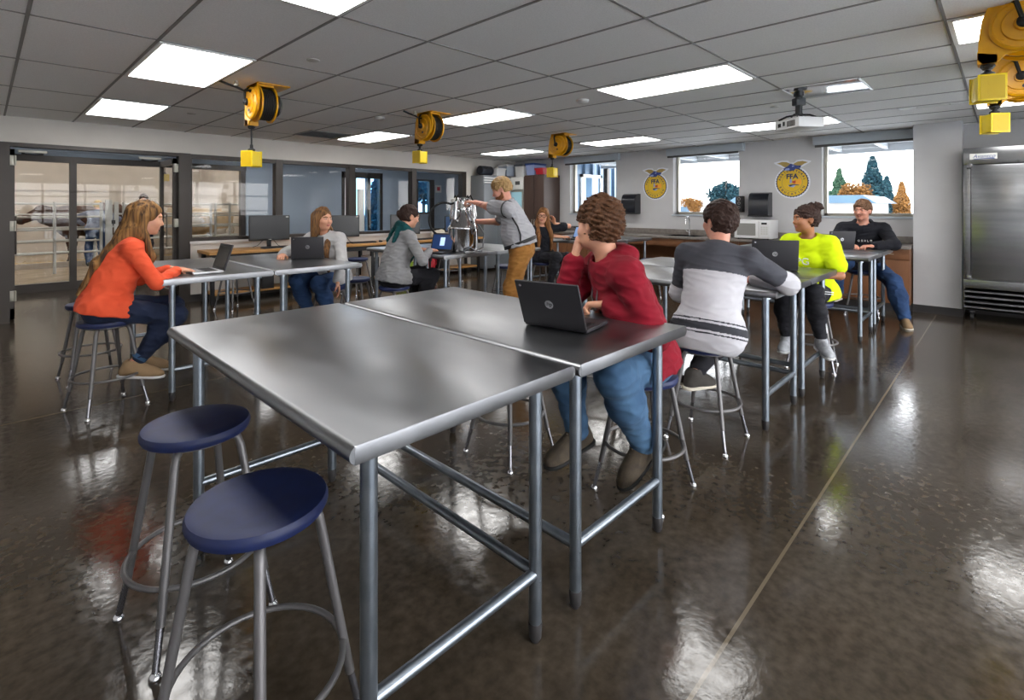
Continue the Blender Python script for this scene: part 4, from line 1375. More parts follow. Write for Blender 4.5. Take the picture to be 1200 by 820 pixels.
# round emblems on the wall
m_em = {k: M('emblem_' + k, c, .5) for k, c in dict(white='#dcdfe6', gold='#d9b21c', blue='#28397a', tan='#a28a4a', red='#b8402c', sun='#eda325', navy='#232c50', pale='#8f9fd0').items()}
def emblem(y, label):
    t = thing('round_emblem', label, 'wall emblem', (XR, y, 1.815))
    U, Vv = (0, -1, 0), (0, 0, 1)
    def disc(r, d, n=40, sx=1.):
        return [(sx * r * math.cos(2 * math.pi * k / n), r * math.sin(2 * math.pi * k / n) - .06) for k in range(n)], d
    def put(polys, d0, name, mat, d1=.002):
        m = MB()
        for p in polys:
            m.prism(p, (-d0, 0, 0), U, Vv, (-d1, 0, 0))
        m.build(name, m_em[mat], t, smooth=False)
    wing = lambda s: [(s * .005, .2), (s * .03, .235), (s * .08, .262), (s * .15, .268), (s * .225, .245), (s * .17, .225), (s * .12, .19), (s * .06, .165), (s * .01, .16)]
    big = lambda p, f: [(x * f, (y - .2) * f + .2) for x, y in p]
    wh = [disc(.255, 0)[0], [(-.12, .12), (.12, .12), (.1, .25), (-.1, .25)]]
    for s in (1, -1):
        wh.append([(s * 0, .14), (s * .13, .17), (s * .25, .24), (s * .27, .262), (s * .15, .292), (s * .06, .285), (s * 0, .22)])
    put(wh, 0, 'backing', 'white', .003)
    ear = [((.228 + .01 * (k % 2)) * math.cos(2 * math.pi * k / 72), (.228 + .01 * (k % 2)) * math.sin(2 * math.pi * k / 72) - .06) for k in range(72)]
    put([ear], .003, 'outer_ring', 'navy')
    put([disc(.217, 0)[0]], .005, 'gold_disc', 'gold')
    put([disc(.15, 0, 40)[0]], .007, 'inner_ring', 'tan', .001)
    put([disc(.143, 0, 40)[0]], .008, 'inner_disc', 'gold', .001)
    put([wing(1), wing(-1)], .003, 'wing', 'tan', .004)
    put([[(-.1, .13), (-.13, .155), (-.06, .2), (-.02, .235), (.03, .215), (.07, .2), (.13, .2), (.12, .165), (.05, .15), (.03, .125), (-.04, .12)]], .007, 'shield_body', 'blue')
    put([[(-.11, .125), (-.03, .135), (-.04, .165), (-.09, .16)], [(.0, .18), (.03, .19), (.03, .205), (0, .2)]], .009, 'highlight', 'pale')
    put([[(.0, -.075), (.03, -.03), (.13, -.01), (.13, -.09), (.06, -.1)]], .009, 'sunrise', 'sun')
    put([[(0, -.045), (.055, -.03), (.05, -.08), (.01, -.075)]], .011, 'rosette', 'red')
    put([[(-.03, -.01), (-.005, .0), (0, -.06), (-.03, -.08)], [(-.06, -.11), (.06, -.1), (.02, -.14), (-.03, -.13)]], .011, 'plough', 'pale')
    put([[(-.05, -.1), (.03, -.09), (.1, -.1), (.1, -.11), (.02, -.105), (-.03, -.13)]], .013, 'plough_beam', 'navy')
    m = MB()
    text_into(m, 'FFA', .105, (-.0095, 0, .03), U, Vv, .001, bold=.004)
    for i, ch in enumerate('AGRICULTURAL'):
        a = math.radians(165 - 150 * i / 11)
        c = V((-.0095, -math.cos(a) * .184, math.sin(a) * .184 - .06))
        text_into(m, ch, .044, c, (0, -math.sin(a), -math.cos(a)), (0, -math.cos(a), math.sin(a)), .001, bold=.0015)
    for i, ch in enumerate('EDUCATION'):
        a = math.radians(205 + 130 * i / 8)
        c = V((-.0095, -math.cos(a) * .184, math.sin(a) * .184 - .06))
        text_into(m, ch, .044, c, (0, math.sin(a), math.cos(a)), (0, math.cos(a), -math.sin(a)), .001, bold=.0015)
    m.build('lettering', m_em['navy'], t, smooth=False)
emblem(4.78, 'round gold and blue wall emblem between the corner window and the middle window')
emblem(2.42, 'round gold and blue wall emblem above the girl in neon, right of the middle window')

# ------------------------------------------------------------------ steel freezer right of the pillar
t = thing('steel_freezer', 'tall stainless steel reach in freezer right of the pillar', 'freezer', (8.2, .37, 0))
FW, FH = 1.37, 2.07
MB().box(.03, -FW, .13, .63, 0, FH, .006).build('cabinet', m_steel, t)
hp = MB().box(0, -FW, 1.875, .03, 0, FH, .006).build('header_panel', m_steel, t)
MB().box(-.006, -.3, 1.93, 0, -.06, 2.0, .003).build('name_plate', m_paper, hp)
b = MB()
text_into(b, 'Avantco', .058, (-.0062, -.185, 1.966), (0, -1, 0), (0, 0, 1), .0006, slant=.3)
b.prism([(-.09, -.004), (.08, .004), (.1, -.012), (.02, -.008), (-.09, -.012)], (-.0062, -.185, 1.942), (0, -1, 0), (0, 0, 1), (-.001, 0, 0))
b.build('name_lettering', M('logo_blue', '#39508f', .4), hp, smooth=False)
MB().lathe([(.012, 0), (.012, .006), (0, .007)], (0, -.47, 1.89), (-1, 0, 0), 14).build('lock', m_vdark, hp)
MB().box(.0, -.07, .5, .03, 0, 1.87, .003).build('side_stile', m_steel, t)
for a, b_, nm in ((-.675, -.075, 1), (-1.295, -.695, 2)):
    d = MB().box(-.04, a, .52, .0, b_, 1.86, .008).build('door', m_steel, t)
    MB().box(0, a + .01, .53, .02, b_ - .01, 1.85).build('gasket', m_rubber, d, smooth=False)
    hy = a + .04 if nm == 1 else b_ - .04
    MB().box(-.075, hy - .012, 1.0, -.06, hy + .012, 1.45, .004).box(-.062, hy - .01, 1.02, -.038, hy + .01, 1.06).box(-.062, hy - .01, 1.39, -.038, hy + .01, 1.43).build('door_handle', m_chrome, d)
    for z in (.5, 1.83):
        MB().box(-.03, b_ - .01 if nm == 1 else a - .04, z, .01, b_ + .04 if nm == 1 else a + .01, z + .05, .004).build('hinge', m_steel, d)
MB().box(0, -FW, .4, .03, 0, .5, .004).build('lower_panel', m_steel, t)
g_ = MB()
for k in range(4):
    z = .15 + k * .062
    g_.prism([(0, 0), (-.028, .012), (-.028, .03), (0, .042)], (.03, -FW + .01, z), (1, 0, 0), (0, 0, 1), (0, FW - .02, 0))
gr = g_.build('grille', m_steel, t, smooth=False)
MB().box(.03, -FW + .02, .13, .04, -.02, .4).build('grille_backing', m_black, gr, smooth=False)
for y in (-.08, -FW + .08):
    for x in (.08, .58):
        c = MB().box(x - .03, y - .025, .09, x + .03, y + .025, .13, .004).build('caster', m_black, t)
        MB().lathe([(.045, -.015), (.045, .015)], (x, y, .046), (0, 1, 0), 20).build('wheel', m_rubber, c)

# ------------------------------------------------------------------ storage in the far corner
t = thing('tall_cabinet', 'tall brown wardrobe cabinet in the far corner', 'cabinet', (8.3, 7.08, 0))
MB().box(.02, 0, .05, .54, .58, 2.06).box(.05, .02, 0, .52, .56, .05).build('body', m_brown, t, smooth=False)
for a, b_ in ((.004, .286), (.294, .576)):
    d = MB().box(0, a, .07, .02, b_, 2.04, .003).build('door', m_brown, t)
    hy = b_ - .03 if a < .1 else a + .03
    MB().tube([(-.025, hy, .95), (-.025, hy, 1.1)], .006, 8).tube([(0, hy, .96), (-.025, hy, .96)], .005, 6).tube([(0, hy, 1.09), (-.025, hy, 1.09)], .005, 6).build('handle', m_alu, d)
t = thing('glass_cooler', 'pale blue lit glass door cooler between the brown and the grey cabinet', 'cooler', (8.3, 7.68, 0))
MB().box(.03, 0, .06, .54, .44, 2.04, .006).box(.06, .03, 0, .5, .41, .06).build('body', m_offwhite, t)
d = MB().box(0, .01, .2, .03, .43, 1.74, .005).build('door', m_alu, t)
MB().box(-.003, .04, .25, .0, .4, 1.7).build('glass', M('cooler_glass', '#8fb9c6', .15, emit=.2, ecol='#a5cbd6'), d, smooth=False)
MB().box(-.03, .04, .9, -.015, .06, 1.2, .004).box(-.015, .04, .91, 0, .06, .94).box(-.015, .04, 1.16, 0, .06, 1.19).build('handle', m_black, d)
hd = MB().box(0, .005, 1.76, .03, .435, 2.03, .005).build('header', m_paper, t)
MB().box(-.004, .1, 1.86, 0, .24, 1.94).build('label_patch', m_vdark, hd, smooth=False)
t = thing('grey_cabinet', 'wide grey steel storage cabinet against the end of the glazed wall', 'cabinet', (7.42, 8.0, 0))
m_gcab = M('grey_steel_paint', '#83878c', .4, .3)
MB().box(0, .02, .04, .84, .43, 2.05, .005).build('body', m_gcab, t)
for a, b_ in ((.004, .416), (.424, .836)):
    d = MB().box(a, 0, .08, b_, .02, 1.85, .003).build('door', m_gcab, t)
    MB().box(b_ - .05 if a < .1 else a + .03, -.02, 1.0, b_ - .03 if a < .1 else a + .05, 0, 1.14, .004).build('handle', m_chrome, d)
lv = MB()
for z in (1.88, 1.93, 1.98):
    lv.box(.01, -.012, z, .83, .02, z + .022)
lv.build('top_louvre', m_frame_white, t, smooth=False)
# bins and bags stored on top
t = thing('black_bag', 'black cylindrical bag on top of the grey cabinet', 'bag', (7.6, 8.16, 2.05))
MB().lathe([(.06, -.17), (.1, -.16), (.105, 0), (.1, .16), (.06, .17)], (0, 0, .105), (1, 0, 0), 24).build('body', M('bag_nylon', '#1d2029', .6), t)
MB().tube([(-.1, -.1, .12), (-.05, -.13, .16), (.05, -.13, .16), (.1, -.1, .12)], .008, 8).build('handle', m_black, t)
bin_('white_basket', 7.98, 8.16, 2.05, .14, .12, .17, m_white, 'white plastic basket above the grey cabinet, left of the clear bin', 'basket')
m_clear = M('clear_bin', '#aab4c2', .2)
bin_('storage_bin', 8.32, 8.22, 2.07, .13, .14, .24, m_clear, 'pale clear storage bin with a white lid above the cooler', 'bin', m_white)
bin_('storage_bin', 8.52, 7.86, 2.05, .16, .13, .25, m_frame_white, 'white storage bin with a grey lid above the cooler', 'bin', m_gcab)
bin_('storage_bin', 8.55, 7.53, 2.07, .2, .12, .24, M('blue_white_bin', '#9fb0d8', .3), 'large pale blue storage bin with a dark blue lid on the brown cabinet', 'bin', m_blue)
bin_('red_bin', 8.5, 7.24, 2.07, .17, .11, .12, m_red, 'low red bin on the brown cabinet', 'bin', m_red)

# ------------------------------------------------------------------ milk can with claw and hose
t = thing('milk_can', 'stainless milking bucket with claw on the table in front of the man', 'milk can', (3.74, 4.38, TH))
MB().lathe([(.15, 0), (.163, .012), (.168, .03), (.168, .25), (.174, .262), (.17, .28), (.16, .29)], n=44).build('bucket', m_chrome, t)
MB().lathe([(.162, .285), (.15, .31), (.1, .4), (.075, .44), (.07, .47), (.085, .475), (.085, .49), (.04, .5), (0, .5)], n=40).build('lid', m_chrome, t)
bh = MB()
bh.tube([(.0, .175, .2), (.0, .21, .24), (-.02, .2, .36), (-.03, .1, .47)], .008, 8).tube([(0, -.175, .2), (0, -.21, .24), (-.02, -.2, .36), (-.03, -.1, .47)], .008, 8)
bh.build('bail_handle', m_chrome, t)
cl = MB().lathe([(.03, .5), (.055, .52), (.06, .56), (.045, .6), (.02, .61)], n=24)
cl.build('claw', m_chrome, t)
for k, a in enumerate((.3, 1.9, 3.4, 5.0)):
    ca, sa = math.cos(a), math.sin(a)
    cup = MB().tube([(ca * .05, sa * .05, .585), (ca * .1, sa * .1, .6), (ca * .13, sa * .13, .55)], .012, 10).tube([(ca * .13, sa * .13, .56), (ca * .15, sa * .15, .4), (ca * .155, sa * .155, .36)], [.022, .026, .02], 14).build('teat_cup', m_chrome, t)
    MB().tube([(ca * .05, sa * .05, .57), (ca * .1, sa * .1, .63), (ca * .14, sa * .14, .56)], .009, 8).build('liner_tube', m_rubber, cup)
pu = MB().box(-.06, -.04, .49, .02, .04, .55, .01).lathe([(.035, 0), (.035, .12), (.025, .13), (0, .13)], (-.05, .07, .47), (0, .3, 1), 20)
pu.build('pulsator', m_offwhite, t)
v = V((-.695, .719, 0))
hs = MB().tube([v * .05 + V((0, 0, .56))] + [v * (.21 + .17 * math.cos(a)) + V((0, 0, .36 + .19 * math.sin(a))) for a in np.linspace(2.0, -2.0, 22)] + [v * .16 + V((0, 0, .22))], .0125, 10)
hs.build('milk_hose', m_rubber, t)
hs = MB().tube([(.1, -.15, .3), (.14, -.2, .2), (.08, -.24, .06), (-.05, -.23, .014), (-.14, -.2, .014), (-.12, -.16, .03), (-.05, -.178, .06), (.02, -.2, .014), (.09, -.22, .014)], .009, 8)
hs.build('loose_hose', M('clear_hose', '#8a8d90', .2, .3), t)
# ------------------------------------------------------------------ people
def nrm(v):
    v = np.array(v, float)
    return v / max(np.linalg.norm(v), 1e-9)
def ik(a, c, l1, l2, pole):
    a, c = np.array(a, float), np.array(c, float)
    d = c - a
    L = np.linalg.norm(d)
    if L > l1 + l2 - .004:
        c = a + d / L * (l1 + l2 - .004)
        d = c - a
        L = l1 + l2 - .004
    x = (l1 * l1 - l2 * l2 + L * L) / (2 * L)
    h = math.sqrt(max(l1 * l1 - x * x, 0))
    u = d / L
    p = np.array(pole, float)
    p = p - u * (p @ u)
    return a + u * x + nrm(p) * h, c
def rotm(yaw=0, pitch=0, roll=0):
    """columns: forward, left, up; pitch > 0 looks down"""
    return np.array(Euler((roll, pitch, yaw), 'XYZ').to_matrix())

def hand_prims(W, f, n, curl, right, s, thumb=.35, spread=1.):
    f = nrm(f)
    n = nrm(n - f * (np.dot(n, f)))
    side = np.cross(f, n) * (1 if right else -1)      # thumb side
    out = []
    kn = W + f * .088 * s
    offs = [.031, .011, -.010, -.030]
    fl = [.070, .079, .073, .057]
    kc = []
    for o, adv in zip(offs, (.0, .006, .003, -.008)):
        b = kn + side * o * s + f * adv * s
        kc.append(b)
        out.append(rc(W + side * o * .62 * s + f * .012 * s, b, .0135 * s, .0115 * s, .016))
    out.append(el(W + f * .045 * s, (.043 * s, .034 * s, .0135 * s), np.stack([f, side, n], 1), .012))
    for b, L, o in zip(kc, fl, offs):
        d = nrm(f + side * o * 1.4 * spread)
        ang = 0
        p = b
        for seg, (fr, bend, ra, rb) in enumerate(((.46, 62, .0098, .0088), (.30, 78, .0088, .0078), (.24, 48, .0078, .0066))):
            ang += math.radians(bend) * curl
            dd = nrm(d * math.cos(ang) + n * math.sin(ang))
            q = p + dd * L * fr * s
            out.append(rc(p, q, ra * s, rb * s, .004))
            p = q
    tb = W + f * .022 * s + side * .024 * s + n * .006 * s
    t1 = tb + nrm(f * .62 + side * .75 + n * .35) * .042 * s
    out.append(rc(tb, t1, .0155 * s, .012 * s, .012))
    t2 = t1 + nrm(f * .9 + side * (.45 - thumb) + n * (.25 + thumb)) * .034 * s
    out.append(rc(t1, t2, .011 * s, .0098 * s, .006))
    t3 = t2 + nrm(f * .95 - side * thumb * .7 + n * (.2 + thumb)) * .026 * s
    out.append(rc(t2, t3, .0098 * s, .0076 * s, .004))
    return out

class Person:
    def __init__(s, label, pos, face, skin, hair_mat, seat=None, S=1.0, lean=12, slouch=8, side=0., tyaw=0., head=(0, 0, 0), hands=None,
                 feet=None, build=1., fem=False, res=.0045, brow=None, headfwd=.03, hand_s=1.):
        s.S, s.build, s.fem, s.res = S, build, fem, res
        s.pos, s.rz = V((pos[0], pos[1], 0)), math.atan2(face[1], face[0])
        s.R = np.array(Matrix.Rotation(s.rz, 3, 'Z'))
        s.o = np.array([pos[0], pos[1], 0.])
        s.label, s.skin, s.hair_mat, s.brow = label, skin, hair_mat, brow or hair_mat
        L = lambda p: s.R.T @ (np.array(p, float) - s.o)
        D = lambda v: s.R.T @ np.array(v, float)
        s.L, s.D = L, D
        hz = seat + .085 * S if seat is not None else .92 * S
        s.seated = seat is not None
        P = np.array([0 if not s.seated else -.02, 0, hz])
        a1, a2 = math.radians(lean), math.radians(lean + slouch)
        sd = math.radians(side)
        u1 = nrm((math.sin(a1), math.sin(sd), math.cos(a1)))
        u2 = nrm((math.sin(a2), math.sin(sd), math.cos(a2)))
        A = P + u1 * .15 * S
        C = A + nrm(u1 + u2) * .17 * S
        N = C + u2 * .18 * S
        s.P, s.A, s.C, s.N, s.u1, s.u2 = P, A, C, N, u1, u2
        ty = math.radians(tyaw)
        lat = nrm(np.array([-math.sin(ty), math.cos(ty), 0]) + 0 * u2)
        lat = nrm(lat - u2 * (lat @ u2))
        fw = np.cross(lat, u2)
        s.lat, s.fw = lat, fw
        sw = (.165 if fem else .185) * S * (1 + (build - 1) * .4)
        s.SH = {q: C + u2 * .125 * S + lat * (sw * q) + fw * .0 for q in (1, -1)}       # 1 left, -1 right
        s.HIP = {q: P + np.array([0, q * .088 * S * (1 + (build - 1) * .4), -.01]) for q in (1, -1)}
        s.RH = rotm(*[math.radians(v) for v in head])
        s.H = N + nrm(u2 * .6 + np.array([0, 0, .6])) * .075 * S + np.array([headfwd, 0, .045 * S]) + s.RH @ np.array([.01, 0, .045]) * S
        s.KN, s.AN, s.TO = {}, {}, {}
        for q, (k, ft) in zip((1, -1), feet):
            tgt = L(ft[:3])
            s.KN[q], s.AN[q] = ik(s.HIP[q], tgt, .435 * S, .42 * S, D(k))
            s.TO[q] = nrm(D(ft[3]))
        s.EL, s.WR, s.HD = {}, {}, {}
        for q, h in zip((1, -1), hands):
            s.EL[q], s.WR[q] = ik(s.SH[q], L(h['w']), .285 * S, .25 * S, D(h['pole']))
            s.HD[q] = h
        s.hs = hand_s
        s.body()
    # --- skeleton inflated by t
    def torso(s, t=0., k=.05, hem=None):
        S, B = s.S, s.build
        R1 = np.stack([np.cross(s.lat, s.u1), s.lat, s.u1], 1)
        R2 = np.stack([s.fw, s.lat, s.u2], 1)
        fx = .8 + .2 * B
        o = [el(s.P, ((.105 * fx + t) * S, (.165 if s.fem else .158) * fx * S + t, .115 * S + t), R1, k),
             el(s.A + s.fw * (.012 + .05 * (B - 1)), ((.1 * B + t) * S, (.128 if s.fem else .142) * B * S + t, .15 * S + t), R1, k),
             el(s.C, ((.108 * fx + t) * S, (.145 if s.fem else .162) * fx * S + t, .165 * S + t), R2, k)]
        for q in (1, -1):
            o.append(rc(s.C + s.u2 * .14 * S, s.SH[q] - s.lat * q * .01, .062 * S + t, .052 * S + t, .05))
        if s.fem:
            for q in (1, -1):
                o.append(el(s.C + s.fw * .085 * S + s.lat * q * .065 * S - s.u2 * .02 * S, (.048 * S + t, .055 * S + t, .055 * S + t), R2, .04))
        return o
    def arm(s, q, t=0., a=0., b=1., c=0., d=1., t2=None, k=.03):
        """upper arm from a to b, forearm from c to d"""
        S, B = s.S, s.build
        t2 = t if t2 is None else t2
        f = (.86 if s.fem else 1.) * (.75 + .25 * B)
        s0, e, w = s.SH[q], s.EL[q], s.WR[q]
        o = []
        rr = lambda u: (.05 - .012 * u) * f * S + t
        r2 = lambda u: (.040 - .0125 * u) * f * S + t2
        if b > a:
            o.append(rc(s0 + (e - s0) * a, s0 + (e - s0) * b, rr(a), rr(b), k))
        if d > c:
            o.append(rc(e + (w - e) * c, e + (w - e) * d, r2(c), r2(d), k))
        return o
    def leg(s, q, t=0., t2=None, d=1., k=.03):
        S, f = s.S, .8 + .2 * s.build
        t2 = t if t2 is None else t2
        h, kn, an = s.HIP[q], s.KN[q], s.AN[q]
        return [rc(h, kn, .083 * f * S + t, .056 * f * S + t, k), rc(kn, kn + (an - kn) * .4, .054 * f * S + t, .056 * f * S + t2, k),
                rc(kn + (an - kn) * .4, kn + (an - kn) * d, .056 * f * S + t2, .036 * S + t2, k)]
    def hp(s, p):
        return s.H + s.RH @ (np.array(p, float) * s.S)
    def hel(s, c, r, k=.015, op='u', R=None):
        return el(s.hp(c), tuple(np.array(r) * s.S), s.RH if R is None else s.RH @ R, k * s.S, op)
    def hrc(s, a, b, ra, rb, k=.01, op='u'):
        return rc(s.hp(a), s.hp(b), ra * s.S, rb * s.S, k * s.S, op)
    def body(s):
        S = s.S
        p = s.torso(-.006)
        for q in (1, -1):
            p += s.arm(q, -.002)
            p += s.leg(q, -.004)
            h = s.HD[q]
            p += hand_prims(s.WR[q], s.D(h['f']), s.D(h['n']), h.get('curl', .35), q == -1, S * (.92 if s.fem else 1.) * s.hs, h.get('thumb', .35))
            up_ = np.cross(s.TO[q], nrm(np.cross((0, 0, 1), s.TO[q])))
            p.append(rc(s.AN[q], s.AN[q] + (s.TO[q] * .1 - up_ * .05) * S, .034 * S, .024 * S, .03))
        neck = .05 if s.fem else .057
        p.append(rc(s.N - s.u2 * .03, s.hp((-.015, 0, -.055)), neck * S * (.9 + .1 * s.build), neck * S, .03))
        fb = s.build ** .5
        p += [s.hel((-.014, 0, .03), (.097, .076, .086), .02), s.hel((.03, 0, -.028), (.062, .059 * fb, .083), .03),
              s.hel((.02, 0, -.07), (.058, .05 * fb, .038), .025), s.hel((.07, 0, -.094), (.017, .02, .015), .02),
              s.hrc((.079, -.028, .025), (.079, .028, .025), .012, .012, .02)]
        for q in (1, -1):
            p.append(s.hel((.062, q * .036, -.028), (.028, .026 * fb, .024), .025))
            p.append(s.hel((.094, q * .031, .006), (.016, .017, .011), .012, 's'))
        p += [s.hrc((.086, 0, .008), (.104, 0, -.028), .0075, .0115, .012), s.hrc((.093, -.009, -.034), (.093, .009, -.034), .0075, .0075, .008)]
        p += [s.hel((.087, 0, -.056), (.009, .021, .0055), .006), s.hel((.085, 0, -.067), (.0095, .018, .0065), .006)]
        for q in (1, -1):
            R = rotm(math.radians(q * -24), math.radians(-12), 0)
            p.append(s.hel((-.006, q * .078, -.008), (.0185, .0075, .031), .008, R=R))
            p.append(s.hel((.0, q * .088, -.004), (.009, .006, .017), .006, 's', R=R))
            p += [s.hel((.0815, q * .031, .0135), (.0135, .0165, .0066), .004), s.hel((.081, q * .031, -.0035), (.0125, .0155, .0048), .004), s.hel((.078, q * .031, .0055), (.012, .016, .011), .003)]
        P, F = sdf_mesh(p, s.res)
        s.root_T = None
        RH, H = s.RH, s.H
        def mi(c):
            h = (c - H) @ RH / S
            r = np.zeros(len(c), int)
            r[(h[:, 0] > .08) & (np.abs(h[:, 1]) < .021) & (h[:, 2] > -.073) & (h[:, 2] < -.0515) & (h[:, 0] > .0865 + 0 * h[:, 0])] = 1
            ay = np.abs(h[:, 1])
            br = (h[:, 0] > .06) & (ay > .012) & (ay < .05) & (np.abs(h[:, 2] - (.0245 + .1 * (ay - .03) * (ay < .035) - .25 * np.maximum(ay - .038, 0))) < .0045)
            r[br] = 2
            return r
        o = np_obj('person', P, F, [s.skin, m_lips, s.brow], None, mi, 2)
        o.location, o.rotation_euler = s.pos, (0, 0, s.rz)
        s.root = o
        tag(o, s.label, 'person')
        for q in (1, -1):
            m = MB()
            Rh = Matrix(RH.tolist())
            c = V(s.hp((.0812, q * .031, .005)))
            m.ball(c, (.0118 * S, .0128 * S, .0082 * S), 18, Rh)
            m.mi = 1
            m.ball(c + Rh @ V((.0068 * S, 0, 0)), (.0056 * S, .006 * S, .0066 * S), 14, Rh)
            m.build('eye', [m_eye, m_iris], o, fixn=False)
    # --- clothes: each is one blended surface with folds
    def cloth(s, name, prims, mats, res=.006, fold=.004, seed=1, mi=None, freq=7., parent=None):
        w1, w2 = Waves(seed, freq, 6, (1, 1, 2.2)), Waves(seed + 50, freq * 2.6, 6)
        def disp(p):
            a = w1(p)
            return -fold * (1 - np.minimum(np.abs(a) * 1.2, 1)) + fold * .12 * w2(p)
        P, F = sdf_mesh(prims, res, disp if fold else None)
        return np_obj(name, P, F, mats, parent or s.root, mi, 2)
    def trousers(s, mat, t=.012, t2=.018, d=.9, seed=3, cuff=None, res=.0065):
        R1 = np.stack([np.cross(s.lat, s.u1), s.lat, s.u1], 1)
        fx = .8 + .2 * s.build
        p = [el(s.P, ((.108 * fx + t) * s.S, .162 * fx * s.S + t, .12 * s.S + t), R1, .05)]
        for q in (1, -1):
            p += s.leg(q, t, t2, d, .05)
        if not s.seated:
            p += [rc(s.P + s.u1 * .02, s.P + s.u1 * .1, .12 * s.S, .118 * s.build * s.S, .05, sq=None), plane(s.P + s.u1 * .105, s.u1)]
        return s.cloth('trousers', p, mat, res, .007, seed)
    def shirt(s, mat, t=.016, sleeve='long', hem=-.06, neck=.066, name='shirt', seed=5, mi=None, res=.006, fold=.007, extra=None, t2=None, cuff=.9, neckz=.03):
        base = s.torso(t, .06)
        p = base + [rc(s.P - s.u1 * .02, s.A, (.118 if s.seated else .135) * s.S * (.8 + .2 * s.build) + t, .125 * s.build * s.S + t, .06)]
        for q in (1, -1):
            h, kn = s.HIP[q], s.KN[q]
            p = p + [rc(h - nrm(kn - h) * .02, h + (kn - h) * (.2 if s.seated else .12), .083 * s.S * (.8 + .2 * s.build) + t + .012, .07 * s.S + t + .012, .06)]
        p = p + [el(s.P - s.u1 * .02, ((.108 * (.8 + .2 * s.build) + t) * s.S + .012, .165 * (.8 + .2 * s.build) * s.S + t + .014, .12 * s.S + t), np.stack([np.cross(s.lat, s.u1), s.lat, s.u1], 1), .06)]
        p = p + [plane(s.P + s.u1 * hem, -s.u1)]
        for q in (1, -1):
            if sleeve == 'long':
                p += s.arm(q, t * .8, 0, 1, 0, cuff, t2, .03)
            elif sleeve == 'short':
                e = s.SH[q] + (s.EL[q] - s.SH[q]) * .68
                p += [rc(s.SH[q], e, .055 * s.S + t * .9, .062 * s.S + t * .8, .04)]
                u = nrm(s.EL[q] - s.SH[q])
        if extra:
            p += extra
        nk = s.hp((-.015, 0, -.055))
        p += [rc(s.N + s.fw * .012 + s.u2 * neckz * s.S, nk + (nk - s.N) * 1.5, neck * s.S, neck * 1.35 * s.S, .008, 's')]
        return s.cloth(name, p, mat, res, fold, seed, mi)
    def shoes(s, mat, sole, L=.265, high=False):
        for q in (1, -1):
            a, d = s.AN[q], s.TO[q]
            lt = nrm(np.cross((0, 0, 1), d))
            up = np.cross(d, lt)
            S = s.S
            R = np.stack([d, lt, up], 1)
            o = a - up * .058 * S
            p = [rc(o - d * .045 * S + up * .012, o + d * .06 * S + up * .012, .036 * S, .041 * S, .03), el(o + d * .13 * S, (.07 * S, .046 * S, .038 * S), R, .04),
                 rc(a - d * .02 * S, a - d * .005 * S + up * (.035 if high else .012), .046 * S, .044 * S, .03), rc(a + d * .02 * S - up * .01, o + d * .12 * S + up * .02, .036 * S, .03 * S, .03),
                 plane(o - up * .012, -up), rc(a + up * .02, a + up * .14, .03 * S, .034 * S, .004, 's')]
            P, F = sdf_mesh(p, .0055)
            sh = np_obj('shoe', P, F, mat, s.root, None, 2)
            p = [rc(o - d * .05 * S - up * .012, o + d * .05 * S - up * .012, .04 * S, .044 * S, .02), el(o + d * .13 * S - up * .012, (.078 * S, .05 * S, .04 * S), R, .03),
                 plane(o - up * .028, -up), plane(o - up * .008, up)]
            P, F = sdf_mesh(p, .0055)
            np_obj('sole', P, F, sole, sh, None, 1)
            m = MB()
            for k in range(4):
                c = a + d * (.034 + .022 * k) * S + up * (.016 - .011 * k) * S
                m.tube([V(c - lt * .024), V(c + up * .014), V(c + lt * .024)], .003, 6)
            m.build('laces', m_lace, sh)
    def hair(s, prims, mat=None, res=.004, amp=.004, freq=38, seed=2, stretch=(1, 1, 1), name='hair', tex=None):
        w = Waves(seed, freq, 9, stretch)
        w2 = Waves(seed + 9, freq * .4, 6, stretch)
        H, RH = s.H, s.RH
        def disp(p):
            q = (p - H) @ RH
            return amp * w(q) + amp * .8 * w2(q)
        P, F = largest_piece(*sdf_mesh(prims, res, disp))
        return np_obj(name, P, F, mat or s.hair_mat, s.root, None, 1)
    def short_hair(s, thick=.014, fringe=.06, nape=-.055, top=0., back=0.):
        t = thick
        return [s.hel((-.014 - back, 0, .034 + top), (.097 + t, .076 + t, .088 + t), .01), s.hel((-.03 - back, 0, -.01), (.075 + t * .6, .07 + t * .7, .085), .03),
                s.hel((.085, 0, -.045), (.07, .09, .085 + fringe * .2), .012, 's'), s.hel((.12, 0, -.0), (.05, .075, .05), .012, 's'),
                plane(s.hp((0, 0, nape)), -s.RH[:, 2]),
                s.hel((.05, 0, -.075), (.068, .1, .062), .008, 's'), s.hel((.008, .1, -.024), (.043, .046, .046), .008, 's'), s.hel((.008, -.1, -.024), (.043, .046, .046), .008, 's')]

def skin(name, c, c2):
    m = M(name, c, .5, col2=c2, nscale=14)
    p = m.node_tree.nodes['Principled BSDF']
    p.inputs['Subsurface Weight'].default_value = .12
    p.inputs['Subsurface Radius'].default_value = (.01, .004, .002)
    return m
def cloth_m(name, c, c2=None, sc=420, bump=.12, rough=.85):
    return M(name, c, rough, col2=c2 or c, nscale=9, bump=bump, bscale=sc, sheen=.03, spec=.25)
def hair_m(name, c, c2, st=(5, 5, 60), rough=.62, sc=3):
    return M(name, c, rough, col2=c2, nscale=sc, nstretch=st, bump=.5, spec=.25, bscale=sc, bstretch=st, ndetail=5)
m_lips = M('lips', '#b0675c', .45)
m_eye = M('eye_white', '#b3aba3', .3)
m_iris = M('iris', '#2d241d', .15)
m_lace = M('lace', '#8f877b', .8)
sk_fair = skin('skin_fair', '#d8a184', '#d0967b')
sk_pink = skin('skin_pink', '#d9a08a', '#c98872')
sk_tan = skin('skin_tan', '#a9704d', '#9d6747')
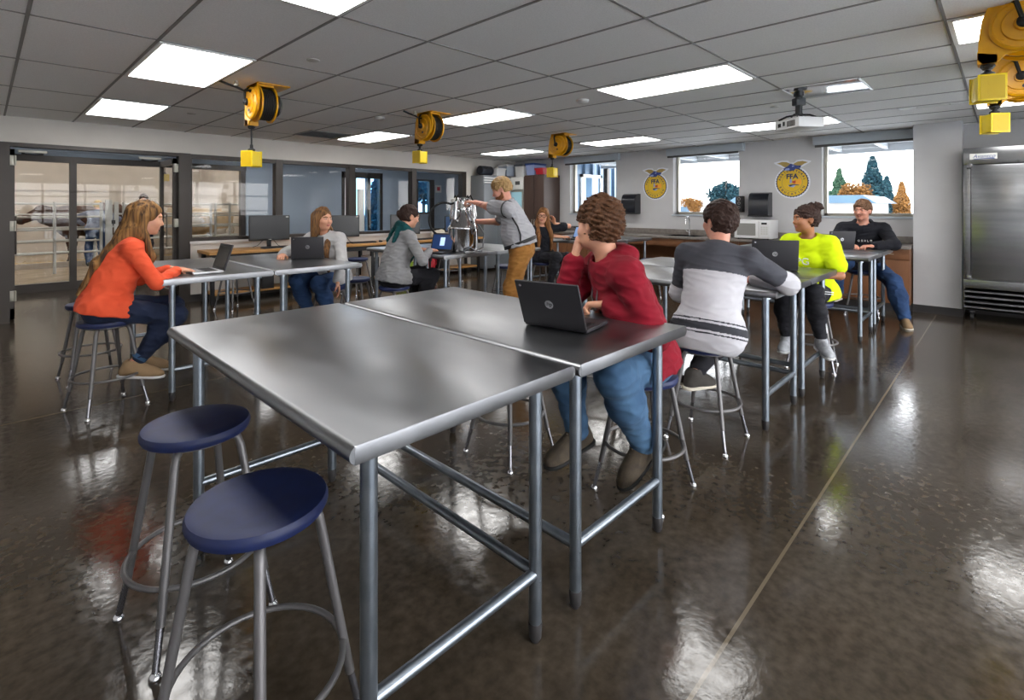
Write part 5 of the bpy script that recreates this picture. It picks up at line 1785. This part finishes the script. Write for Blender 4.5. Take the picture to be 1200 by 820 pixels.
h_brown = hair_m('hair_brown', '#3d2617', '#5c3b23', (40, 40, 40))
h_dark = hair_m('hair_dark', '#2a1b16', '#3a2720', (30, 30, 30))
h_blondish = hair_m('hair_long_blond', '#3c281a', '#9a7040', (60, 60, 2.2), sc=1)
h_ltbrown = hair_m('hair_light_brown', '#4a3221', '#86603a', (60, 60, 2.5), sc=1)
h_sandy = hair_m('hair_sandy', '#8a6b45', '#b39365', (40, 40, 40))
h_auburn = hair_m('hair_auburn', '#603c22', '#8f6238', (60, 60, 2.5), sc=1)
h_fairbrown = hair_m('hair_fair_brown', '#5d4332', '#76563f', (40, 40, 40))
c_jeans = cloth_m('denim', '#34506f', '#466584', 500)
c_jeans_dk = cloth_m('dark_denim', '#1a2238', '#222c45', 500)
c_jeans_mid = cloth_m('mid_denim', '#253a5c', '#2f4870', 500)
c_black = cloth_m('black_knit', '#1b1b20', '#222228', 300)
c_black2 = cloth_m('black_sweat', '#14151c', '#1b1c24', 300)
c_red = cloth_m('crimson_fleece', '#850f24', '#760c1e', 350)
c_coral = cloth_m('coral_knit', '#f0613f', '#e25433', 350)
c_neon = cloth_m('neon_jersey', '#d3ec0b', '#c6df05', 350, .05)
c_gray = cloth_m('grey_marl', '#98989a', '#868689', 600)
c_pale = cloth_m('pale_sweater', '#c3c2c3', '#b5b4b6', 300)
c_polo = cloth_m('grey_polo', '#a9a9ae', '#9f9fa5', 600, .06)
c_khaki = cloth_m('khaki', '#a4733a', '#956631', 400, .08)
c_teal = cloth_m('teal_scarf', '#0f4a4d', '#0b3a3e', 200, .3)
c_char = cloth_m('charcoal_jersey', '#4c4d54', '#44454c', 500)
c_lgrey = cloth_m('pale_grey_jersey', '#c6c5ca', '#bcbbc1', 500)
c_stripe = cloth_m('dark_stripe', '#37383e', None, 500)
c_white = cloth_m('white_cotton', '#d9d9db', None, 500)
m_sole = M('pale_sole', '#cfc7b8', .7)
m_darkshoe = M('dark_shoe', '#37332f', .8, bump=.3, bscale=300)
m_hike = M('brown_hiking_shoe', '#4d4234', .85, col2='#3b3228', nscale=30, bump=.3, bscale=200)
m_tanshoe = M('tan_shoe', '#94795a', .85, bump=.2, bscale=300)
m_greyshoe = M('grey_runner', '#8b8d92', .7, col2='#b9bcc2', nscale=25)
DN, UPV = (0, 0, -1), (0, 0, 1)
RAILZ = .3

# boy in the red hoodie: chin on his fist, looking away over the table
p = Person('boy in a crimson hooded sweatshirt leaning on the table, chin on fist, looking away', (2.205, 1.285), (-.92, .38), sk_fair, h_brown, seat=.56, lean=13, slouch=11, side=-5, tyaw=-14,
           head=(-74, 4, 4), hands=(dict(w=(2.00, 1.32, .915), f=(-.25, .95, -.05), n=(-.2, -.1, -1), curl=.8, pole=(.1, -1, -.5)),
                                    dict(w=(2.03, 1.53, 1.12), f=(.12, -.12, 1), n=(.65, -.75, 0), curl=1., pole=(-.25, .3, -1))),
           feet=(((-1, -.1, .7), (2.0, 1.14, .34, (-.66, .25, -.5))), ((-1, .3, .6), (1.90, 1.42, .33, (-.95, .2, -.2)))))
p.hair([*p.short_hair(.024, 0, -.075, .006, .004)] + [p.hel((.058, q * .068, -.012), (.04, .04, .05), .008, 's') for q in (1, -1)], None, .0032, .005, 46, 4)
p.trousers(c_jeans, .012, .014, 1.0)
hood = [rc(p.N - p.fw * .055 + p.lat * q * .05 - p.u2 * .0, p.N + p.fw * .045 + p.lat * q * .075 - p.u2 * .05, .045, .028, .03) for q in (1, -1)] + [rc(p.N - p.fw * .075 + p.lat * .06 - p.u2 * .01, p.N - p.fw * .075 - p.lat * .06 - p.u2 * .01, .052, .052, .03)]
o = p.shirt(c_red, .024, 'long', -.05, .068, 'hooded_sweatshirt', 11, res=.0055, fold=.0065, extra=hood, t2=.02, neckz=.012)
m = MB()
for q in (1, -1):
    c0 = V(p.N + p.fw * .09 + p.lat * q * .035 - p.u2 * .06)
    m.tube([c0, c0 + V(p.fw) * .05 - V(p.u2) * .08, c0 + V(p.fw) * .06 - V(p.u2) * .16 + V(p.lat) * q * .01, c0 + V(p.fw) * .055 - V(p.u2) * .25], .004, 8)
m.build('drawstring', M('drawstring', '#6c6a70', .8), o)
p.shoes(m_hike, m_rubber, high=True)

# boy in the grey and white shirt, seen from behind
p = Person('boy seen from behind in a charcoal and pale grey shirt with dark hem stripes', (2.99, 1.27), (.98, .18), sk_pink, h_dark, seat=.56, S=1.0, lean=16, slouch=8, side=-3, tyaw=-2,
           head=(55, 2, 4), hands=(dict(w=(3.40, 1.50, .9), f=(.8, -.6, 0), n=(0, 0, -1), curl=.4, pole=(-.4, .35, -1)),
                                   dict(w=(3.44, 1.16, .9), f=(.8, .6, 0), n=(0, 0, -1), curl=.4, pole=(.1, -1, -.3))),
           feet=(((1, .2, .6), (2.95, 1.52, .34, (.95, -.1, -.1))), ((1, -.1, .6), (3.0, 1.36, .35, (.95, -.2, -.1)))))
p.hair(p.short_hair(.018, 0, -.07, .002), None, .0035, .003, 40, 7)
p.trousers(c_black, .012, .012, .9)
def mi_shirt(c):
    u = (c - p.P) @ p.u1
    r = np.zeros(len(c), int)
    for q in (1, -1):
        e, w = p.EL[q], p.WR[q]
        t = (c - e) @ nrm(w - e)
        dist = np.linalg.norm(c - e - np.outer(np.clip(t, 0, .3), nrm(w - e)), axis=1)
    tors = u < .335
    r[tors] = 1
    for lo, hi in ((-.012, .03), (.042, .05), (-.032, -.024)):
        r[(u > lo) & (u < hi)] = 2
    for q in (1, -1):
        s0, e, w = p.SH[q], p.EL[q], p.WR[q]
        ux, fx = nrm(e - s0), nrm(w - e)
        tu = (c - s0) @ ux
        du = np.linalg.norm(c - s0 - np.outer(np.clip(tu, 0, .285), ux), axis=1)
        tf = (c - e) @ fx
        df = np.linalg.norm(c - e - np.outer(np.clip(tf, 0, .25), fx), axis=1)
        a = (du < .085) & (tu > .03) & (tu < .22) & (((c - p.C) @ p.lat) * q > .12)
        r[a] = 0
        b = ((du < .075) & (tu >= .22) | (df < .072)) & (((c - p.C) @ p.lat) * q > .12)
        r[b] = 1
    return r
p.shirt([c_char, c_lgrey, c_stripe], .02, 'long', -.13, .062, 'long_shirt', 21, mi_shirt, .005, .004, t2=.022, neckz=.02)
n_ = p.N + p.u2 * .03
m = MB()
nx = V(nrm(p.hp((-.015, 0, -.055)) - p.N))
m.ring(V(p.N) + nx * .012, .06, .008, nx, 28, 8)
m.build('collar', c_white, p.root)
p.shoes(m_darkshoe, m_sole)

# girl in the neon shirt
p = Person('girl in a neon yellow tee shirt with curly hair tied in a high bun', (4.95, 1.2), (-1, .08), sk_tan, h_dark, seat=.56, S=.95, lean=7, slouch=8, fem=True,
           head=(-42, 0, 0), hands=(dict(w=(4.62, 1.12, .84 - .03), f=(-1, .2, 0), n=(0, 0, -1), curl=.4, pole=(.3, -.7, -.6)),
                                    dict(w=(4.6, 1.36, .9), f=(-1, -.1, 0), n=(0, 0, -1), curl=.4, pole=(.3, .7, -.6))),
           feet=(((-1, 0, .6), (4.62, 1.05, .3, (-.75, -.5, -.1))), ((-1, .1, .6), (4.60, 1.3, .28, (-.9, -.1, 0)))))
p.hair(p.short_hair(.012, 0, -.06), None, .004, .004, 45, 9)
p.hair([p.hel((-.085, 0, .105), (.05, .05, .045), .02), p.hel((-.1, .03, .12), (.025, .025, .022), .02), p.hel((-.12, -.02, .09), (.028, .025, .025), .02)], None, .004, .007, 32, 10, name='bun')
p.trousers(c_black, .01, .01, .86)
o = p.shirt(c_neon, .02, 'short', -.035, .07, 'tee_shirt', 31, fold=.004, neckz=.01)
m = MB()
Cc = V(p.C) + V(p.fw) * (.14 + .03) - V(p.u2) * .03
for i, (tx_, dz) in enumerate((('PG', .05), ('GIG', -.03))):
    text_into(m, tx_, .085, Cc + V(p.u2) * dz + V(p.fw) * .012, tuple(V(p.lat)), tuple(V(p.u2)), .004)
m.build('print_letters', M('print_white', '#dfe3d8', .7), o, smooth=False)
p.shoes(m_greyshoe, m_white)
for q in (1, -1):
    m = MB()
    for k in range(2):
        u = V(nrm(p.AN[q] - p.KN[q]))
        sd = V(p.lat) * q * .052 + V((0, .012 * k, 0))
        h0, k0, a0 = V(p.HIP[q]), V(p.KN[q]), V(p.AN[q])
        m.tube([h0 + V(p.lat) * q * (.1 + .0) + V((.012 * k, 0, .02 * k)), k0 + V(p.lat) * q * .068 + V((0, 0, .016 * k)), k0 + (a0 - k0) * .8 + V(p.lat) * q * .052 + V((.014 * k, 0, 0))], .004, 6)
    m.build('side_stripe', c_white, p.root)

# boy in the black sweatshirt behind the far table
p = Person('boy in a black sweatshirt with white chest lettering sitting behind the far table', (7.72, 1.3), (-.98, -.18), sk_pink, h_fairbrown, seat=.56, S=1.04, lean=10, slouch=8, build=1.22, tyaw=0,
           head=(-22, 2, 0), hands=(dict(w=(7.28, 1.12, .905), f=(-.55, .8, 0), n=(0, 0, -1), curl=.6, pole=(.2, -1, -.4)),
                                    dict(w=(7.25, 1.36, .905), f=(-.6, -.6, 0), n=(0, 0, -1), curl=.5, pole=(.2, 1, -.4))),
           feet=(((-.8, -.5, .5), (7.32, .83, .085, (-.93, -.3, 0))), ((-1, .3, .6), (7.25, 1.48, .32, (-1, .1, 0)))))
p.hair(p.short_hair(.016, 0, -.05, .004), None, .004, .003, 40, 12)
p.trousers(c_jeans_mid, .016, .026, .95)
hood = [rc(p.N - p.fw * .05 + p.lat * q * .06, p.N + p.fw * .05 + p.lat * q * .08 - p.u2 * .04, .04, .026, .03) for q in (1, -1)] + [rc(p.N - p.fw * .075 + p.lat * .06, p.N - p.fw * .075 - p.lat * .06, .045, .045, .03)]
o = p.shirt(c_black2, .024, 'long', -.04, .07, 'sweatshirt', 41, fold=.004, extra=hood, t2=.02, neckz=.02)
m = MB()
text_into(m, 'O S H L O', .034, V(p.C) + V(p.fw) * .162 + V(p.u2) * .03 + V(p.lat) * .02, tuple(V(p.lat)), tuple(V(p.u2)), .006)
m.build('chest_lettering', c_white, o, smooth=False)
p.shoes(m_tanshoe, m_sole)

# girl in coral typing at the left table
p = Person('girl with long streaked hair in a coral top typing on a laptop', (.585, 4.42), (.97, -.12), sk_fair, h_blondish, seat=.60, S=.97, lean=14, slouch=14, fem=True,
           head=(2, 10, 0), hands=(dict(w=(.98, 4.50, .905), f=(1, -.1, -.1), n=(0, 0, -1), curl=.35, pole=(-.3, .6, -.8)),
                                   dict(w=(.99, 4.36, .905), f=(1, .1, -.1), n=(0, 0, -1), curl=.35, pole=(-.3, -.7, -.7))),
           feet=(((1, .1, .6), (.80, 4.50, .27, (.95, -.3, -.12))), ((1, -.1, .6), (.72, 4.35, .27, (.9, -.4, -.12)))))
lk = [p.hel((-.016, 0, .034), (.109, .088, .1), .01), p.hel((.095, 0, -.03), (.062, .066, .085), .012, 's'), p.hel((.07, 0, -.14), (.09, .08, .07), .01, 's')]
lk += [p.hrc((-.07, .0, .02), (-.085, 0, -.14), .07, .075, .03)]
for q in (1, -1):
    lk += [p.hrc((-.02, q * .07, .0), (-.02, q * .085, -.13), .03, .032, .03), p.hrc((-.05, q * .06, -.1), (-.085, q * .07, -.24), .036, .03, .03)]
bk = p.C - p.fw * .118
for y in (-.06, -.02, .02, .06):
    lk += [rc(p.hp((-.09, y, -.1)), bk + p.lat * y * 1.2 - p.u2 * .06, .034, .024, .03), rc(bk + p.lat * y * 1.2 - p.u2 * .06, bk + p.lat * y * 1.25 - p.u2 * .27 + p.fw * .012, .024, .008, .02)]
for q in (1, -1):
    a = p.SH[q] * .55 + p.C * .45 + p.fw * .135 + p.u2 * .05
    lk += [rc(p.hp((-.0, q * .082, -.12)), a, .026, .022, .03), rc(a, a - p.u2 * .14 + p.fw * .03, .022, .006, .02)]
p.hair(lk, None, .0045, .0035, 22, 14, (1, 1, .12))
p.trousers(c_jeans_dk, .008, .01, .84)
p.shirt(c_coral, .014, 'long', -.03, .062, 'coral_top', 51, fold=.005, t2=.01, neckz=.015)
for q in (1, -1):
    m = MB()
    k0, a0 = V(p.KN[q]), V(p.AN[q])
    u = (a0 - k0).normalized()
    m.tube([k0 + (a0 - k0) * .8, k0 + (a0 - k0) * .87], .05, 16)
    m.build('jeans_cuff', c_jeans, p.root)
p.shoes(m_tanshoe, m_white)

# girl in the pale sweater
p = Person('girl with long light brown hair in a pale grey sweater behind an upright laptop', (2.56, 5.14), (-.75, -.5), sk_fair, h_ltbrown, seat=.54, S=.97, lean=14, slouch=8, side=0, fem=True,
           head=(70, 0, 0), hands=(dict(w=(2.36, 4.62, .60), f=(.1, -.2, -1), n=(-.9, .3, 0), curl=.25, pole=(.6, -.2, .1)),
                                    dict(w=(2.02, 5.05, .9), f=(-.5, -.8, 0), n=(0, 0, -1), curl=.4, pole=(-.3, .9, -.4))),
           feet=(((-.8, -.4, .6), (2.46, 4.88, .26, (-.8, -.5, 0))), ((-.8, -.3, .6), (2.3, 5.05, .26, (-.9, -.2, 0)))))
lk = [p.hel((-.016, 0, .034), (.108, .087, .099), .01), p.hel((.095, 0, -.03), (.062, .064, .085), .012, 's'), p.hel((.07, 0, -.15), (.09, .07, .07), .01, 's'), p.hrc((-.07, .0, .02), (-.085, 0, -.16), .07, .07, .03)]
for q in (1, -1):
    a = p.C + p.lat * q * .09 + p.fw * .185 + p.u2 * .06
    lk += [p.hrc((-.01, q * .075, .0), (.0, q * .085, -.13), .03, .034, .03), rc(p.hp((-.0, q * .085, -.12)), a, .034, .032, .03), rc(a, a - p.u2 * .2 + p.fw * .02, .032, .012, .02)]
p.hair(lk, None, .005, .0035, 22, 15, (1, 1, .12))
p.trousers(c_jeans_mid, .01, .012, .9)
p.shirt(c_pale, .022, 'long', -.03, .066, 'sweater', 61, fold=.005, t2=.022)
p.shoes(m_darkshoe, m_sole)

# woman with the teal scarf
p = Person('woman with tied back hair in a grey marl top and teal scarf typing', (3.0, 4.62), (.98, -.12), sk_fair, h_dark, seat=.54, S=1.0, lean=10, slouch=10, fem=True,
           head=(-6, 14, 0), hands=(dict(w=(3.32, 4.58, .905), f=(1, -.1, -.1), n=(0, 0, -1), curl=.35, pole=(-.2, .6, -.8)),
                                   dict(w=(3.33, 4.44, .905), f=(1, .2, -.1), n=(0, 0, -1), curl=.35, pole=(-.2, -.6, -.8))),
           feet=(((1, .1, .6), (3.25, 4.7, .26, (1, 0, 0))), ((1, -.1, .6), (3.2, 4.5, .26, (1, -.1, 0)))))
p.hair(p.short_hair(.009, 0, -.06), None, .0045, .002, 40, 16)
p.hair([p.hel((-.115, 0, -.0), (.035, .035, .04), .02)], None, .005, .003, 30, 17, name='bun')
p.trousers(c_black, .01, .01, .9)
p.shirt(c_gray, .017, 'long', -.04, .07, 'marl_top', 71, fold=.006, t2=.012)
nk = p.N + p.u2 * .02
pr = []
for k in range(14):
    a, b = 2 * math.pi * k / 14, 2 * math.pi * (k + 1) / 14
    f_ = lambda a: nk + p.fw * (.085 * math.cos(a) + .01) + p.lat * .09 * math.sin(a) + p.u2 * (-.01 - .045 * math.cos(a))
    pr.append(rc(f_(a), f_(b), .034, .034, .02))
    g_f = lambda a: nk + p.fw * (.1 * math.cos(a) + .015) + p.lat * .11 * math.sin(a) + p.u2 * (-.05 - .06 * math.cos(a))
    pr.append(rc(g_f(a), g_f(b), .026, .026, .02))
fr_ = nk + p.fw * .11 - p.u2 * .1
pr += [rc(fr_, fr_ - p.u2 * .14 + p.fw * .035, .055, .05, .03), rc(fr_ - p.u2 * .14 + p.fw * .035, fr_ - p.u2 * .3 + p.fw * .03, .05, .034, .03)]
bk = nk - p.fw * .09 - p.u2 * .03
pr += [rc(bk + p.lat * q_, bk - p.u2 * .13 - p.fw * .035 + p.lat * (q_ * 1.5 - .02), .03, .018, .02) for q_ in (-.05, .04)]
pr += [rc(p.N, p.hp((-.015, 0, -.03)), .05, .05, .004, 's')]
p.cloth('scarf', pr, c_teal, .006, .006, 81, freq=9)
p.shoes(m_darkshoe, m_sole)

# woman with glasses at the back
p = Person('woman with glasses and long hair, head propped on her hand at the back', (5.84, 5.02), (-.45, -.9), sk_fair, h_auburn, seat=.54, S=.95, lean=8, slouch=8, side=-4, fem=True,
           head=(-32, 4, -6), hands=(dict(w=(5.93, 4.85, 1.12), f=(-.2, .0, 1), n=(-.9, .2, .1), curl=.35, pole=(1, -.3, -.6)),
                                     dict(w=(6.08, 4.72, .905), f=(1, -.1, 0), n=(0, 0, -1), curl=.4, pole=(-.5, -.5, -.8))),
           feet=(((0, -1, .6), (5.9, 4.72, .26, (0, -1, 0))), ((0, -1, .6), (5.72, 4.76, .26, (0, -1, 0)))))
lk = [p.hel((-.016, 0, .034), (.108, .087, .099), .01), p.hel((.095, 0, -.03), (.062, .064, .085), .012, 's'), p.hel((.07, 0, -.15), (.09, .07, .07), .01, 's'), p.hrc((-.07, .0, .02), (-.085, 0, -.16), .07, .07, .03)]
for q in (1, -1):
    a = p.C + p.lat * q * .1 + p.fw * .14 + p.u2 * .06
    lk += [p.hrc((-.01, q * .075, .0), (.0, q * .085, -.13), .03, .034, .03), rc(p.hp((-.0, q * .085, -.12)), a, .034, .03, .03), rc(a, a - p.u2 * .22 + p.fw * .02, .03, .012, .02)]
p.hair(lk, None, .006, .0035, 22, 18, (1, 1, .12))
p.trousers(c_black, .01, .012, .9)
p.shirt(c_black2, .014, 'short', -.04, .068, 'black_top', 91, res=.007)
m = MB()
Rg = p.RH
for q in (1, -1):
    ctr = V(p.hp((.102, q * .032, .004)))
    m.tube([ctr + V(Rg @ np.array([0, .026 * math.cos(a), .02 * math.sin(a)])) for a in np.linspace(0, 6.283, 20, endpoint=False)], .0035, 8, closed=True)
    m.tube([V(p.hp((.1, q * .058, .008))), V(p.hp((.03, q * .08, .008))), V(p.hp((-.01, q * .083, .004)))], .003, 6)
m.tube([V(p.hp((.104, -.008, .008))), V(p.hp((.107, 0, .011))), V(p.hp((.104, .008, .008)))], .003, 6)
m.build('glasses', m_black, p.root)
p.shoes(m_darkshoe, m_sole)

# standing man at the milk can
p = Person('bearded man standing in a grey polo with black piping and khaki trousers', (4.0, 3.72), (-.62, .78), sk_pink, h_sandy, seat=None, S=1.0, lean=13, slouch=8, build=1.25, tyaw=0,
           head=(0, 22, 0), hands=(dict(w=(3.78, 4.24, 1.42), f=(-.45, .8, .1), n=(-.1, .3, -1), curl=.7, pole=(-.8, -.5, -.35)),
                                   dict(w=(3.92, 4.36, 1.2), f=(-.75, .55, .05), n=(-.4, -.5, -.3), curl=.7, pole=(.8, .5, -.7))),
           feet=(((-.6, .8, .1), (3.9, 3.6, .09, (-.62, .78, 0))), ((-.6, .8, .1), (4.12, 3.84, .09, (-.5, .86, 0)))))
p.hair(p.short_hair(.015, 0, -.045, .006), None, .0045, .003, 40, 22)
p.hair([p.hel((.028, 0, -.072), (.07, .066, .05), .02), p.hrc((.0, .066, -.03), (.02, .06, -.07), .012, .014, .02), p.hrc((.0, -.066, -.03), (.02, -.06, -.07), .012, .014, .02), p.hel((.085, 0, -.045), (.014, .03, .008), .012),
        p.hel((.1, 0, -.0605), (.016, .02, .006), .004, 's'), p.hel((.09, 0, .015), (.07, .09, .05), .02, 's'), plane(p.hp((0, 0, -.125)), -p.RH[:, 2])],
       hair_m('beard', '#6b4329', '#8a5a38', (40, 40, 40)), .0045, .002, 50, 23, name='beard')
o = p.trousers(c_khaki, .02, .034, .98)
o = p.shirt(c_polo, .02, 'short', .04, .075, 'polo_shirt', 101, fold=.006, neckz=.0)
m = MB()
# dark piping down the seams
for q in (1, -1):
    pm = MB()
    s0, e0 = V(p.SH[q]), V(p.EL[q])
    ax = (e0 - s0).normalized()
    x_, y_, _ = frame_z(ax)
    c0 = s0 + (e0 - s0) * .02
    R_ = .055 + .018 + .012
    pm.tube([c0 + ax * (.012 * math.cos(a)) + (x_ * math.cos(a) + y_ * math.sin(a)) * R_ for a in np.linspace(0, 2 * math.pi, 28, endpoint=False)], .008, 8, closed=True)
    side_ = lambda u, r: V(p.P + p.u1 * u + p.lat * q * r - p.fw * .02)
    pm.tube([V(p.C + p.lat * q * .2 - p.fw * .01 + p.u2 * .03), V(p.C + p.lat * q * .205 - p.fw * .03 - p.u2 * .08), V(p.A + p.lat * q * .21 - p.fw * .04), side_(.08, .198)], .009, 8)
    pm.build('piping', m_black, o)
# belt
pts = []
for k in range(40):
    a = 2 * math.pi * k / 40
    pts.append(V(p.P + p.u1 * .07 + p.fw * .178 * math.cos(a) + p.lat * .212 * math.sin(a)))
bm_ = MB()
for dz in (-.012, -.004, .004, .012):
    bm_.tube([q + V(p.u1) * dz for q in pts], .0075, 8, closed=True)
bm_.build('belt', m_black, p.root)
n_col = MB()
nx = V(nrm(p.hp((-.015, 0, -.055)) - p.N))
n_col.tube([V(p.N) + nx * .015 + V(p.lat) * .075 * math.sin(a) + V(p.fw) * (.075 * math.cos(a) + .005) - V(p.u2) * (.02 * math.cos(a)) for a in np.linspace(.35, 2 * math.pi - .35, 24)], .014, 10)
n_col.build('collar', c_polo, p.root)
p.shoes(m_darkshoe, m_sole)
MAN = p
# ------------------------------------------------------------------ cattle and handlers in the barn
def cow(name, label, x, y, rz, S, mats, patch=None, seed=1, head_low=0.):
    """standing broadside; +x is the head end"""
    hz = -head_low
    p = [rc((-.62, 0, 1.02), (.0, 0, 1.0), .3, .34, .1), rc((.0, 0, 1.0), (.55, 0, 1.02), .34, .29, .12), el((.05, 0, .86), (.5, .3, .24), k=.12),
         rc((-.72, 0, 1.12), (.55, 0, 1.2), .16, .16, .12), el((-.72, 0, 1.08), (.24, .25, .26), k=.1), el((.55, 0, .9), (.22, .2, .3), k=.1),
         rc((.62, 0, 1.12), (1.0, 0, 1.26 + hz), .22, .15, .12), rc((.7, 0, .92), (1.0, 0, 1.1 + hz), .12, .1, .12),
         rc((1.02, 0, 1.3 + hz), (1.36, 0, 1.1 + hz), .135, .085, .06), el((1.4, 0, 1.07 + hz), (.07, .075, .07), k=.04), el((1.04, 0, 1.36 + hz), (.09, .11, .07), k=.05)]
    for q in (1, -1):
        p.append(rc((1.0, q * .1, 1.36 + hz), (.94, q * .27, 1.34 + hz), .045, .03, .02, sq=((1, 0, 0), .55)))
        # fore leg: shoulder, knee (wrist), fetlock, hoof
        p += [rc((.5, q * .17, .85), (.5, q * .17, .46), .12, .07, .08), rc((.5, q * .17, .46), (.49, q * .17, .12), .058, .042, .03), rc((.49, q * .17, .1), (.51, q * .17, .03), .05, .058, .02)]
        # hind leg: thigh, stifle forward, hock backward, shank
        p += [rc((-.68, q * .17, 1.0), (-.52, q * .19, .72), .19, .13, .1), rc((-.52, q * .19, .72), (-.76, q * .18, .5), .11, .065, .06), rc((-.76, q * .18, .5), (-.7, q * .18, .12), .056, .043, .03), rc((-.7, q * .18, .1), (-.67, q * .18, .03), .05, .058, .02)]
    p += [rc((-.93, 0, 1.15), (-.98, 0, .75), .035, .022, .04), rc((-.98, 0, .75), (-.97, 0, .58), .03, .04, .03), el((-.45, 0, .66), (.13, .12, .1), k=.06)]
    for q in p:
        if q['t'] == 'rc':
            q['a'] *= S; q['b'] *= S; q['ra'] *= S; q['rb'] *= S
        else:
            q['c'] *= S; q['r'] *= S
        q['k'] *= S
    p.append(plane((0, 0, .0), (0, 0, -1)))
    w = Waves(seed, 1.4, 6)
    def mi(c):
        r = np.zeros(len(c), int)
        if patch is not None:
            r[w(c) > patch] = 1
        r[(c[:, 0] > 1.38 * S)] = 2
        r[c[:, 2] < .07 * S] = 2
        return r
    P, F = sdf_mesh(p, .018, lambda q: .004 * Waves(seed, 12, 6)(q))
    o = np_obj(name, P, F, [mats[0], mats[1], m_black], None, mi, 2)
    o.location, o.rotation_euler = (x, y, 0), (0, 0, rz)
    tag(o, label, 'cow', 'cattle in the pen')
    for q in (1, -1):
        m = MB()
        m.ball((1.13 * S, q * .112 * S, (1.29 + hz) * S), .02 * S, 12)
        m.build('eye', m_iris, o)
    return o
cb = M('cow_brown', '#34201a', .85, col2='#432a20', nscale=6, bump=.2, bscale=90)
cr = M('cow_russet', '#4f2e20', .85, col2='#40261b', nscale=6, bump=.2, bscale=90)
cc = M('cow_cream', '#c7b394', .8, col2='#b7a181', nscale=6, bump=.2, bscale=90)
cw = M('cow_white', '#cfcac2', .8, bump=.2, bscale=90)
ck = M('cow_dark', '#231f1f', .8, bump=.2, bscale=90)
cow('cow', 'big dark brown cow seen broadside behind the pen rails, head to the left', 2.0, 16.4, math.pi + .12, 1.02, (cb, cr), .9, 3, .06)
cow('cow', 'russet brown cow behind the first cow, mostly hidden by people and rails', 3.3, 17.8, math.pi - .3, 1.05, (cr, cb), .9, 5, .0)
cow('cow', 'pale cream cow whose head shows above the girl in coral', 4.05, 15.95, math.pi + .1, .98, (cc, cw), .3, 8, -.06)
cow('cow', 'small black and white cow seen through the first wide window', 4.3, 19.0, math.pi - .9, .8, (cw, ck), .2, 11, .1)
c_plaid = cloth_m('plaid_shirt', '#8f98ab', '#5c6478')
c_plaid2 = cloth_m('maroon_jacket', '#4d2a2c', '#3a2022')
straw_h = hair_m('straw_hair', '#b99a5b', '#d4b878', (40, 40, 40))
p = Person('person with straw blond hair in a plaid shirt bending over the pen rail', (1.78, 15.0), (.3, 1), sk_fair, straw_h, seat=None, S=.93, lean=24, slouch=14, res=.012,
           head=(10, 10, 0), hands=(dict(w=(1.6, 15.25, .95), f=(.3, 1, 0), n=(0, 0, -1), curl=.5, pole=(-1, 0, -.5)), dict(w=(2.05, 15.2, .95), f=(.2, 1, 0), n=(0, 0, -1), curl=.5, pole=(1, 0, -.5))),
           feet=(((0, 1, .1), (1.66, 14.95, .09, (.2, 1, 0))), ((0, 1, .1), (1.93, 14.9, .09, (.4, 1, 0)))))
p.hair(p.short_hair(.02, 0, -.06), None, .01, .003)
p.trousers(c_jeans_mid, .015, .02, 1., res=.012)
p.shirt(c_plaid, .02, 'long', -.05, .07, res=.012)
p.shoes(m_darkshoe, m_sole)
p = Person('dark haired person in a maroon jacket looking over the pen rail', (2.72, 15.1), (-.25, -1), sk_fair, h_dark, seat=None, S=.98, lean=4, slouch=4, res=.012,
           head=(0, 5, 0), hands=(dict(w=(2.95, 14.75, 1.16), f=(-.2, -1, 0), n=(0, 0, -1), curl=.6, pole=(1, 0, -.6)), dict(w=(2.5, 14.75, 1.16), f=(-.1, -1, 0), n=(0, 0, -1), curl=.6, pole=(-1, 0, -.6))),
           feet=(((0, -1, .1), (2.82, 15.1, .09, (0, -1, 0))), ((0, -1, .1), (2.6, 15.1, .09, (-.2, -1, 0)))))
p.hair(p.short_hair(.02, 0, -.06), None, .01, .004)
p.trousers(c_jeans_dk, .015, .02, 1., res=.012)
p.shirt(c_plaid2, .025, 'long', -.08, .07, res=.012)
p.shoes(m_darkshoe, m_sole)
# yellow outlet box hanging in the barn
t = thing('hanging_outlet_box', 'small yellow outlet box hanging on a cord in the barn', 'outlet box', (2.75, 13.2, 2.0))
MB().tube([(0, 0, .1), (0, 0, 3.2)], .008, 6).build('cord', m_rubber, t)
MB().box(-.07, -.07, -.07, .07, .07, .08, .008).build('box', m_boxyellow, t)
MB().lathe([(.03, .08), (.02, .12), (.01, .14)], n=12).build('cord_grip', m_black, t)
